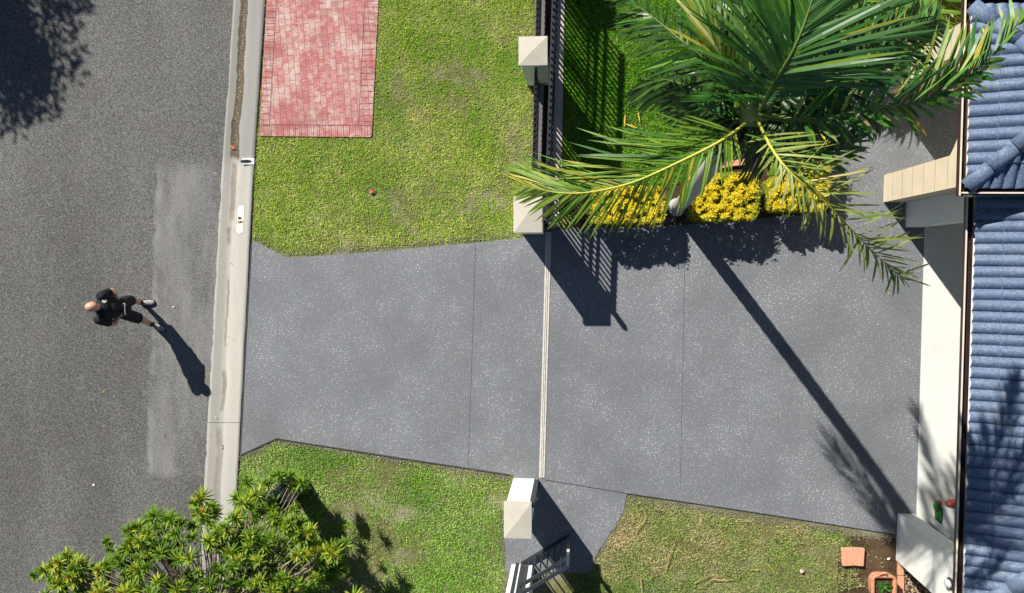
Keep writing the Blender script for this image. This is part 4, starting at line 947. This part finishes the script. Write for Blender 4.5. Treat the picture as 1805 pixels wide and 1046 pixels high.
# small lime palm near the portico
sb = P(1596, 30, 0); lime = thing('small_palm', 'small lime green palm in front of the portico at the top edge', 'palm tree', sb)
stp = P(1600, -10, 1.15); MB().tube([sb, sb.lerp(stp, .5)+Vector((.03, 0, 0)), stp], [.09, .07, .06], 10).build('trunk', M['brown'], lime, smooth=True)
Lm = M['pf_lime']
for k, (pts, L_, a0, a1, sd_) in enumerate([
    ([(1600, -12, 1.15), (1560, -35, 1.48), (1510, -30, 1.48), (1450, -5, 1.30)], .95, 85, 60, (-1, 1)), ([(1600, -12, 1.15), (1590, 5, 1.44), (1560, 35, 1.40), (1500, 75, 1.22)], .7, 70, 35, (1, -1)),
    ([(1600, -12, 1.15), (1630, -5, 1.44), (1660, 10, 1.40), (1695, 5, 1.26)], .7, 60, 30, (1, -1)), ([(1600, -12, 1.15), (1600, 20, 1.40), (1585, 60, 1.26), (1565, 95, 1.08)], .65, 60, 30, (1, -1)),
    ([(1600, -12, 1.15), (1570, -60, 1.48), (1520, -90, 1.44), (1470, -100, 1.26)], .95, 70, 40, (1, -1)), ([(1600, -12, 1.15), (1640, -60, 1.44), (1690, -80, 1.26)], .8, 60, 30, (1, -1)),
    ([(1600, -12, 1.15), (1540, 0, 1.35), (1500, 20, 1.26), (1470, 40, 1.08)], .75, 75, 50, (1, -1)), ([(1600, -12, 1.15), (1635, 25, 1.35), (1655, 50, 1.26), (1690, 70, 1.08)], .6, 45, 20, (1, -1))]):
    frond(pts, 36, L_*1.1, .044, [Lm, Y_], lime, a0, a1, .25, 30+k, .016, sd_, .08, rmat=M['rachisY'], up=.1)

# ------------------------------------------------------------------ rosette tree
rs = [(1300, 50), (1415, 90), (885, 175), (1110, 200), (1175, 160), (910, 285), (1065, 280), (1250, 240), (1380, 235), (1350, 310), (545, 330), (632, 268), (720, 285), (840, 380), (975, 365), (1150, 375), (1260, 380), (1440, 385), (1575, 430), (170, 478), (225, 515), (385, 525), (560, 495), (725, 460), (825, 495), (1040, 465), (1130, 440), (1190, 510), (1605, 490), (130, 630), (330, 640), (500, 655), (660, 620), (1050, 550), (1340, 620), (1490, 600), (700, 395), (610, 390), (95, 535), (250, 590), (930, 640), (1200, 610), (500, 430), (940, 215), (1010, 330), (1390, 480), (780, 640), (180, 590)]
rosp = [(60+a_/3.008, 820+b_/3.008) for a_, b_ in rs]
tb = P(372, 1120, -.02); rt = thing('rosette_tree', 'bushy tree of green and yellow leaf rosettes at the lower left corner', 'tree', tb)
tc = P(368, 1130, 1.1); MB().tube([tb, tb.lerp(tc, .5)+Vector((.04, 0, 0)), tc], [.13, .10, .09], 10).build('trunk', M['branch'], rt, smooth=True)
r_ = random.Random(5); crown = MB(); br = MB()
def rosette(p_, axis, rad_, cls, low=0):
    q_ = Vector((0, 0, 1)).rotation_difference(axis.normalized()); nl = r_.randint(34, 46)
    for k in range(nl):
        ring = k/nl; el_ = R(78-95*ring+r_.gauss(0, 6)); az = k*2.39996+r_.uniform(-.2, .2)
        dv = q_ @ Vector((math.cos(az)*math.cos(el_), math.sin(az)*math.cos(el_), math.sin(el_)))
        L_ = rad_*(.55+.55*min(1, ring*1.6))*r_.uniform(.85, 1.12)
        mi = (2 if ring < .12 and cls > .8 else (1 if r_.random() < (.30+.5*cls if ring < .35 else .04+.75*cls**3) else 0)) if not low else 0
        leaf(crown, p_+axis*(-.05*ring), dv, L_, .027, .22, mi, 4, r_.gauss(0, .3))
pts = [(a_, b_, 0) for a_, b_ in rosp]
for k in range(46): pts.append((r_.uniform(60, 640), r_.uniform(1050, 1260), 0))
for k in range(75):
    a_, b_, _ = r_.choice(pts[:48]); pts.append((a_+r_.gauss(0, 14), b_+abs(r_.gauss(8, 16))+4, 0))
base_pts = list(pts)
for k in range(300):
    a_, b_, _ = r_.choice(base_pts); a_ += r_.gauss(0, 22); b_ += abs(r_.gauss(14, 18)); pts.append((a_, b_, 1))
for a_, b_, low in pts:
    rel = math.hypot((a_-368)/280, (b_-1120)/280); z_ = 2.15-.45*min(1.2, rel)**2+r_.uniform(-.12, .12)-(r_.uniform(.2, .8) if low else 0)
    p_ = P(a_, b_, z_); out = Vector((p_.x-tc.x, p_.y-tc.y, 0)); ax = (Vector((0, 0, 1))+out*.18+Vector((r_.gauss(0, .34), r_.gauss(0, .34), 0))).normalized()
    rosette(p_, ax, r_.uniform(.11, .215), min(1, max(0, r_.random()*.55+float(n1(np.array([p_.x*1.6+9]), np.array([p_.y*1.6]))[0])*.75+.08)), low)
    mid = tc.lerp(p_, .55)+Vector((r_.gauss(0, .08), r_.gauss(0, .08), -.12)); st = tc.lerp(p_, r_.uniform(.0, .25)); 
    br.tube(catmull([st, mid, p_-ax*.04], 6), [.022, .018, .015, .012, .010, .008, .006], 5)
crown.build('crown', [M['ros_g'], M['ros_y'], M['ros_o']], rt); br.build('branch', M['branch'], rt, smooth=True)
# dark wheelie bin under it
bp = P(522, 853, 0)
binr = thing('wheelie_bin', 'dark wheelie bin standing under the rosette tree', 'bin', (bp.x, bp.y, -.02), R(35))
def ring4(hx, hy, z): return [(-hx, -hy, z), (hx, -hy, z), (hx, hy, z), (-hx, hy, z)]
vs = ring4(.17, .16, .06)+ring4(.22, .22, .93); MB().add(vs, [(3, 2, 1, 0), (0, 1, 5, 4), (1, 2, 6, 5), (2, 3, 7, 6), (3, 0, 4, 7), (4, 5, 6, 7)]).build('body', M['bin'], binr, world=False, bevel=.02)
vs = ring4(.235, .235, .935)+ring4(.235, .235, .96)+ring4(.17, .17, 1.0); MB().add(vs, [(3, 2, 1, 0)]+[(k*4+i, k*4+(i+1) % 4, k*4+4+(i+1) % 4, k*4+4+i) for k in range(2) for i in range(4)]+[(8, 9, 10, 11)]).build('lid', M['bin'], binr, world=False, bevel=.01)
for s_ in (-1, 1): MB().tube([(.2*s_, -.19, .10), (.24*s_, -.19, .10)], .1, 16).build('wheel', M['joint'], binr, world=False)
MB().tube([(-.2, -.27, .93), (.2, -.27, .93)], .015, 8).build('handle', M['bin'], binr, world=False)

# ------------------------------------------------------------------ street tree off the upper left corner; its shadow lies on the road
L_ = 1/math.tan(R(SUN_EL)); zc = 4.6; s0 = P(18, 62, ZR); cc = Vector((s0.x-math.cos(R(SUN_DIR))*L_*zc, s0.y-math.sin(R(SUN_DIR))*L_*zc, zc))
stt = thing('street_tree', 'leafy street tree across the road past the upper left corner, seen by its shadow', 'tree', (cc.x-.6, cc.y+.4, 0))
MB().tube([(cc.x-.6, cc.y+.4, -.1), (cc.x-.4, cc.y+.3, 2), (cc.x, cc.y, 3.6)], [.2, .15, .1], 10).build('trunk', M['brown'], stt, smooth=True)
mb = MB(); r_ = random.Random(11); lobes = [Vector((r_.uniform(-1.9, .7), r_.uniform(-.8, 1.6), r_.uniform(-.5, .5))) for k in range(16)]+[Vector((.55, .1, 0)), Vector((.2, -.75, 0)), (Vector((-.5, -.9, .1)))]
for lb_ in lobes:
    rr_ = r_.uniform(.5, .85)
    for k in range(520):
        v_ = Vector((r_.gauss(0, 1), r_.gauss(0, 1), r_.gauss(0, 1))).normalized()*rr_*r_.random()**.35; a2 = r_.uniform(0, 6.28)
        leaf(mb, cc+lb_+v_, (math.cos(a2), math.sin(a2), r_.uniform(-.5, .5)), .16, .07, .2, 0, 2)
mb.build('crown', M['treeleaf'], stt)

# ------------------------------------------------------------------ the man with the remote
def solid(mb, voxel, name, mat, parent, smooth_it=6):
    """fuse overlapping forms into one continuous skin"""
    tmp = mb.build('tmp', mat, None); md = tmp.modifiers.new('r', 'REMESH'); md.mode = 'VOXEL'; md.voxel_size = voxel
    sm = tmp.modifiers.new('s', 'SMOOTH'); sm.iterations = smooth_it; sm.factor = .5
    bpy.context.view_layer.update(); me = bpy.data.meshes.new_from_object(tmp.evaluated_get(bpy.context.evaluated_depsgraph_get()))
    bpy.data.objects.remove(tmp); off = root_loc(parent)
    me.name = name; me.transform(Matrix.Translation(-off)); me.materials.clear(); me.materials.append(mat)
    me.polygons.foreach_set('use_smooth', [True]*len(me.polygons)); me.update()
    o = bpy.data.objects.new(name, me); COL.objects.link(o); o.parent = parent; return o
G0 = ZR
an_n, an_s = P(250, 534, G0+.09), P(269, 573, G0+.09)          # ankles, north and south
hip_c = P(214, 543, .92); kn_n = P(231, 530, .50); kn_s = P(246, 562, .50)
hp_n = hip_c+Vector((0, .10, -.04)); hp_s = hip_c+Vector((0, -.10, -.04))
chest = P(188, 543, 1.26); neck = P(172, 542, 1.46); head = P(162.5, 541, 1.61)
sh_n = P(179, 522, 1.40); sh_s = P(175, 564, 1.40)
el_n = P(198, 513, 1.12); el_s = P(201, 571, 1.10); wr_n = P(209.5, 533, 1.12); wr_s = P(209, 558, 1.10)
man = thing('person', 'bald man in black polo and dark shorts holding a drone remote on the road', 'person', P(258, 552, G0))
FW = Vector((1, -.02, 0)).normalized(); SD = Vector((0, 1, 0))
b = MB()
b.tube([hip_c, hip_c.lerp(chest, .5), chest, neck+Vector((-.01, 0, -.07))], [.145, .15, .17, .09], 18)
b.ell(chest+Vector((-.01, 0, .04)), (.125, .19, .16), 18, 12)
b.tube([neck-Vector((.0, 0, .06)), neck+Vector((.01, 0, .03)), head-Vector((.01, 0, .06))], [.068, .062, .06], 14)
hq = Quaternion(Vector((0, 1, 0)), R(34)).to_matrix()          # head bowed forward
b.ell(head+hq @ Vector((-.010, 0, .030)), (.112, .086, .106), 24, 16, rot=hq)
b.ell(head+hq @ Vector((.026, 0, -.040)), (.080, .066, .082), 20, 12, rot=hq)      # face and jaw
b.tube([head+hq @ Vector((.088, 0, .015)), head+hq @ Vector((.108, 0, -.03))], [.009, .016], 8)
b.ell(head+hq @ Vector((.082, 0, .022)), (.016, .05, .010), 12, 8, rot=hq)
b.ell(head+hq @ Vector((.082, 0, -.062)), (.014, .026, .010), 12, 8, rot=hq)
for s_ in (1, -1): b.ell(head+hq @ Vector((-.005, .088*s_, -.008)), (.020, .010, .032), 10, 8, rot=hq)
def arm(sh, el, wr):
    b.tube([sh, sh.lerp(el, .5), el], [.062, .055, .046], 14); b.ell(sh, (.068, .062, .068), 14, 10); b.ell(el, (.046, .046, .046), 12, 8)
    b.tube([el, el.lerp(wr, .35), wr], [.050, .052, .031], 14)
arm(sh_n, el_n, wr_n); arm(sh_s, el_s, wr_s)
rem_c = (wr_n+wr_s)/2+Vector((.075, 0, -.015))
def hand(wr, s_):
    """palm and five curled fingers closing on the remote's grip; s_ = +1 north hand"""
    grip = rem_c+Vector((-.005, .082*s_, 0)); pd = (grip-wr).normalized(); palm_ = wr.lerp(grip, .52)
    b.tube([wr, palm_, grip+Vector((-.012, .016*s_, -.005))], [.026, .034, .030], 10)
    for j, ln in enumerate((.072, .080, .075, .060)):
        z_ = .018-.017*j; st = grip+Vector((.0, .020*s_, z_)); k1 = st+Vector((ln*.45, .004*s_, .0)); k2 = k1+Vector((ln*.22, -.024*s_, -.002)); k3 = k2+Vector((-.006, -.026*s_, -.002))
        b.tube([st-Vector((.02, 0, 0)), st, k1, k2, k3], [.0095, .0095, .009, .0085, .0075], 7)
    t0 = palm_+Vector((.0, -.014*s_, .014)); t1 = t0+Vector((.028, -.010*s_, .022)); t2 = t1+Vector((.030, -.014*s_, .004)); b.tube([t0, t1, t2], [.013, .0115, .009], 8)
hand(wr_n, 1); hand(wr_s, -1)
for hp, kn, an in ((hp_n, kn_n, an_n), (hp_s, kn_s, an_s)):
    b.tube([hp, hp.lerp(kn, .5), kn], [.092, .080, .060], 16); b.ell(kn, (.060, .058, .062), 12, 8)
    b.tube([kn, kn.lerp(an, .3), kn.lerp(an, .7), an], [.058, .062, .044, .036], 14)
    
body = solid(b, .0075, 'body', M['skin'], man, 3)
# polo shirt
c = MB()
c.tube([hip_c+Vector((0, 0, -.02)), hip_c.lerp(chest, .5)+Vector((.01, 0, 0)), chest, neck+Vector((-.005, 0, -.08))], [.180, .192, .205, .12], 20)
c.ell(chest+Vector((-.01, 0, .05)), (.16, .225, .175), 20, 14)
for sh, el in ((sh_n, el_n), (sh_s, el_s)):
    c.ell(sh, (.098, .090, .088), 14, 10); c.tube([sh, sh.lerp(el, .72)], [.090, .080], 14)
c.tube([neck+Vector((-.01, 0, -.08)), neck+Vector((-.002, 0, -.005))], [.10, .082], 16)
shirt = solid(c, .011, 'polo_shirt', M['cloth'], man, 4)
# collar ring
cr = MB(); vs = []; n_ = 20
for k in range(n_): 
    th = 2*math.pi*k/n_; vs += [neck+Vector((math.cos(th)*.088-.002, math.sin(th)*.082, -.035)), neck+Vector((math.cos(th)*.078-.002, math.sin(th)*.074, .012)), neck+Vector((math.cos(th)*.084-.002, math.sin(th)*.080, .010)), neck+Vector((math.cos(th)*.100-.002, math.sin(th)*.094, -.038))]
cr.add(vs, [(4*k+i, 4*((k+1) % n_)+i, 4*((k+1) % n_)+i+1, 4*k+i+1) for k in range(n_) for i in range(3)]); cr.build('collar', M['cloth'], shirt, smooth=True)
# round emblem on the shirt
lc = P(184, 531, 1.42); dg = None
bpy.context.view_layer.update()
ok, hit, nrm, _ = shirt.ray_cast(shirt.matrix_world.inverted() @ Vector((0, 0, H)), (shirt.matrix_world.inverted().to_3x3() @ (lc-Vector((0, 0, H)))).normalized())
if ok:
    hit = Vector(hit); nrm = Vector(nrm).normalized(); q_ = Vector((0, 0, 1)).rotation_difference(nrm)
    e = MB(); e.add([hit+nrm*.009+q_ @ Vector((.036*math.cos(a_), .036*math.sin(a_), 0)) for a_ in [2*math.pi*k/24 for k in range(24)]]+[hit-nrm*.01+q_ @ Vector((.036*math.cos(a_), .036*math.sin(a_), 0)) for a_ in [2*math.pi*k/24 for k in range(24)]], [tuple(range(24))]+[(i, 24+i, 24+(i+1) % 24, (i+1) % 24) for i in range(24)])
    e.build('emblem', M['logo'], shirt, world=False)
    e = MB(); ring_ = []
    for k in range(20):
        a_ = R(-60+300*k/19); ring_.append(hit+nrm*.012+q_ @ Vector((.020*math.cos(a_), .020*math.sin(a_), 0)))
    e.tube(ring_, .0028, 6); e.tube([hit+nrm*.012+q_ @ Vector((-.006, 0, 0)), hit+nrm*.012+q_ @ Vector((.012, .002, 0))], .003, 6); e.build('emblem_mark', M['logo_ink'], shirt, world=False)
s = MB()
s.tube([hip_c+Vector((0, 0, .10)), hip_c, hip_c-Vector((0, 0, .08))], [.155, .172, .16], 20); s.ell(hip_c-Vector((0, 0, .04)), (.15, .19, .13), 18, 12)
for hp, kn in ((hp_n, kn_n), (hp_s, kn_s)): s.tube([hp, hp.lerp(kn, .5), hp.lerp(kn, .98)], [.112, .110, .104], 16)
solid(s, .011, 'shorts', M['shorts'], man, 4)
for an, toe in ((an_n, P(279, 533, G0)), (an_s, P(293, 582, G0))):
    kn = kn_n if an is an_n else kn_s
    MB().tube([an+Vector((0, 0, -.05)), an, an.lerp(kn, .28)], [.044, .042, .048], 14).build('sock', M['sock'], man, smooth=True)
    d_ = Vector((toe.x-an.x, toe.y-an.y, 0)).normalized(); sv = Vector((-d_.y, d_.x, 0)); heel = Vector((an.x, an.y, G0+.004))-d_*.075
    prof_ = [(0, .028, .075), (.03, .040, .088), (.09, .040, .092), (.15, .047, .080), (.21, .052, .062), (.26, .048, .050), (.295, .032, .040), (.305, .012, .025)]
    vs = []; m_ = 14; fs = []
    for x_, hw_, hh in prof_:
        for k in range(m_):
            th = 2*math.pi*k/m_; vs.append(heel+d_*x_+sv*hw_*math.cos(th)+Vector((0, 0, hh*.5+.016+hh*.5*math.sin(th)*(1 if math.sin(th) > 0 else .9))))
    for i in range(len(prof_)-1):
        for k in range(m_): fs.append((i*m_+k, i*m_+(k+1) % m_, (i+1)*m_+(k+1) % m_, (i+1)*m_+k))
    fs += [tuple(range(m_))[::-1], tuple((len(prof_)-1)*m_+k for k in range(m_))]
    shoe = MB().add(vs, fs).build('shoe', M['shoe'], man, smooth=True)
    sp_ = [heel+d_*x_+sv*(hw_+.006)*s2_ for s2_ in (1,) for x_, hw_, _ in prof_]+[heel+d_*x_-sv*(hw_+.006) for x_, hw_, _ in prof_[::-1]]
    MB().prism(sp_, G0+.001, G0+.026).build('sole', M['sole'], shoe)
    lc_ = MB()
    for k in range(4):
        c0 = heel+d_*(.12+.028*k)+Vector((0, 0, .104-.008*k)); lc_.tube([c0-sv*.022, c0+Vector((0, 0, .004)), c0+sv*.022], .004, 5)
    lc_.build('laces', M['lace'], shoe)
for s_ in (1, -1):
    MB().ell(head+hq @ Vector((.080, .030*s_, .000)), (.010, .012, .009), 10, 8).build('eye', M['eye'], man, smooth=True)
    MB().ell(head+hq @ Vector((.089, .030*s_, .024)), (.006, .020, .005), 10, 6).build('eyebrow', M['brow'], man, smooth=True)
rem = thing('remote_control', 'drone remote with phone clipped upright in the man\'s hands', 'remote', rem_c)
m_ = MB(); m_.box((rem_c.x-.035, rem_c.y-.075, rem_c.z-.022), (rem_c.x+.035, rem_c.y+.075, rem_c.z+.018)); m_.build('controller', M['remote'], rem, bevel=.01)
m_ = MB(); 
for s_ in (1, -1): m_.tube([rem_c+Vector((-.008, .045*s_, .018)), rem_c+Vector((-.012, .045*s_, .036))], [.006, .008], 8)
m_.build('joystick', M['joint'], rem)
m_ = MB(); m_.bar(rem_c+Vector((.034, 0, .004)), rem_c+Vector((.078, 0, .082)), .165, .009); m_.build('phone', M['screen'], rem, bevel=.002)
for s_ in (1, -1): MB().box((rem_c.x+.050, rem_c.y+.06*s_-.01, rem_c.z-.02), (rem_c.x+.056, rem_c.y+.06*s_+.01, rem_c.z+.09)).build('antenna', M['joint'], rem)
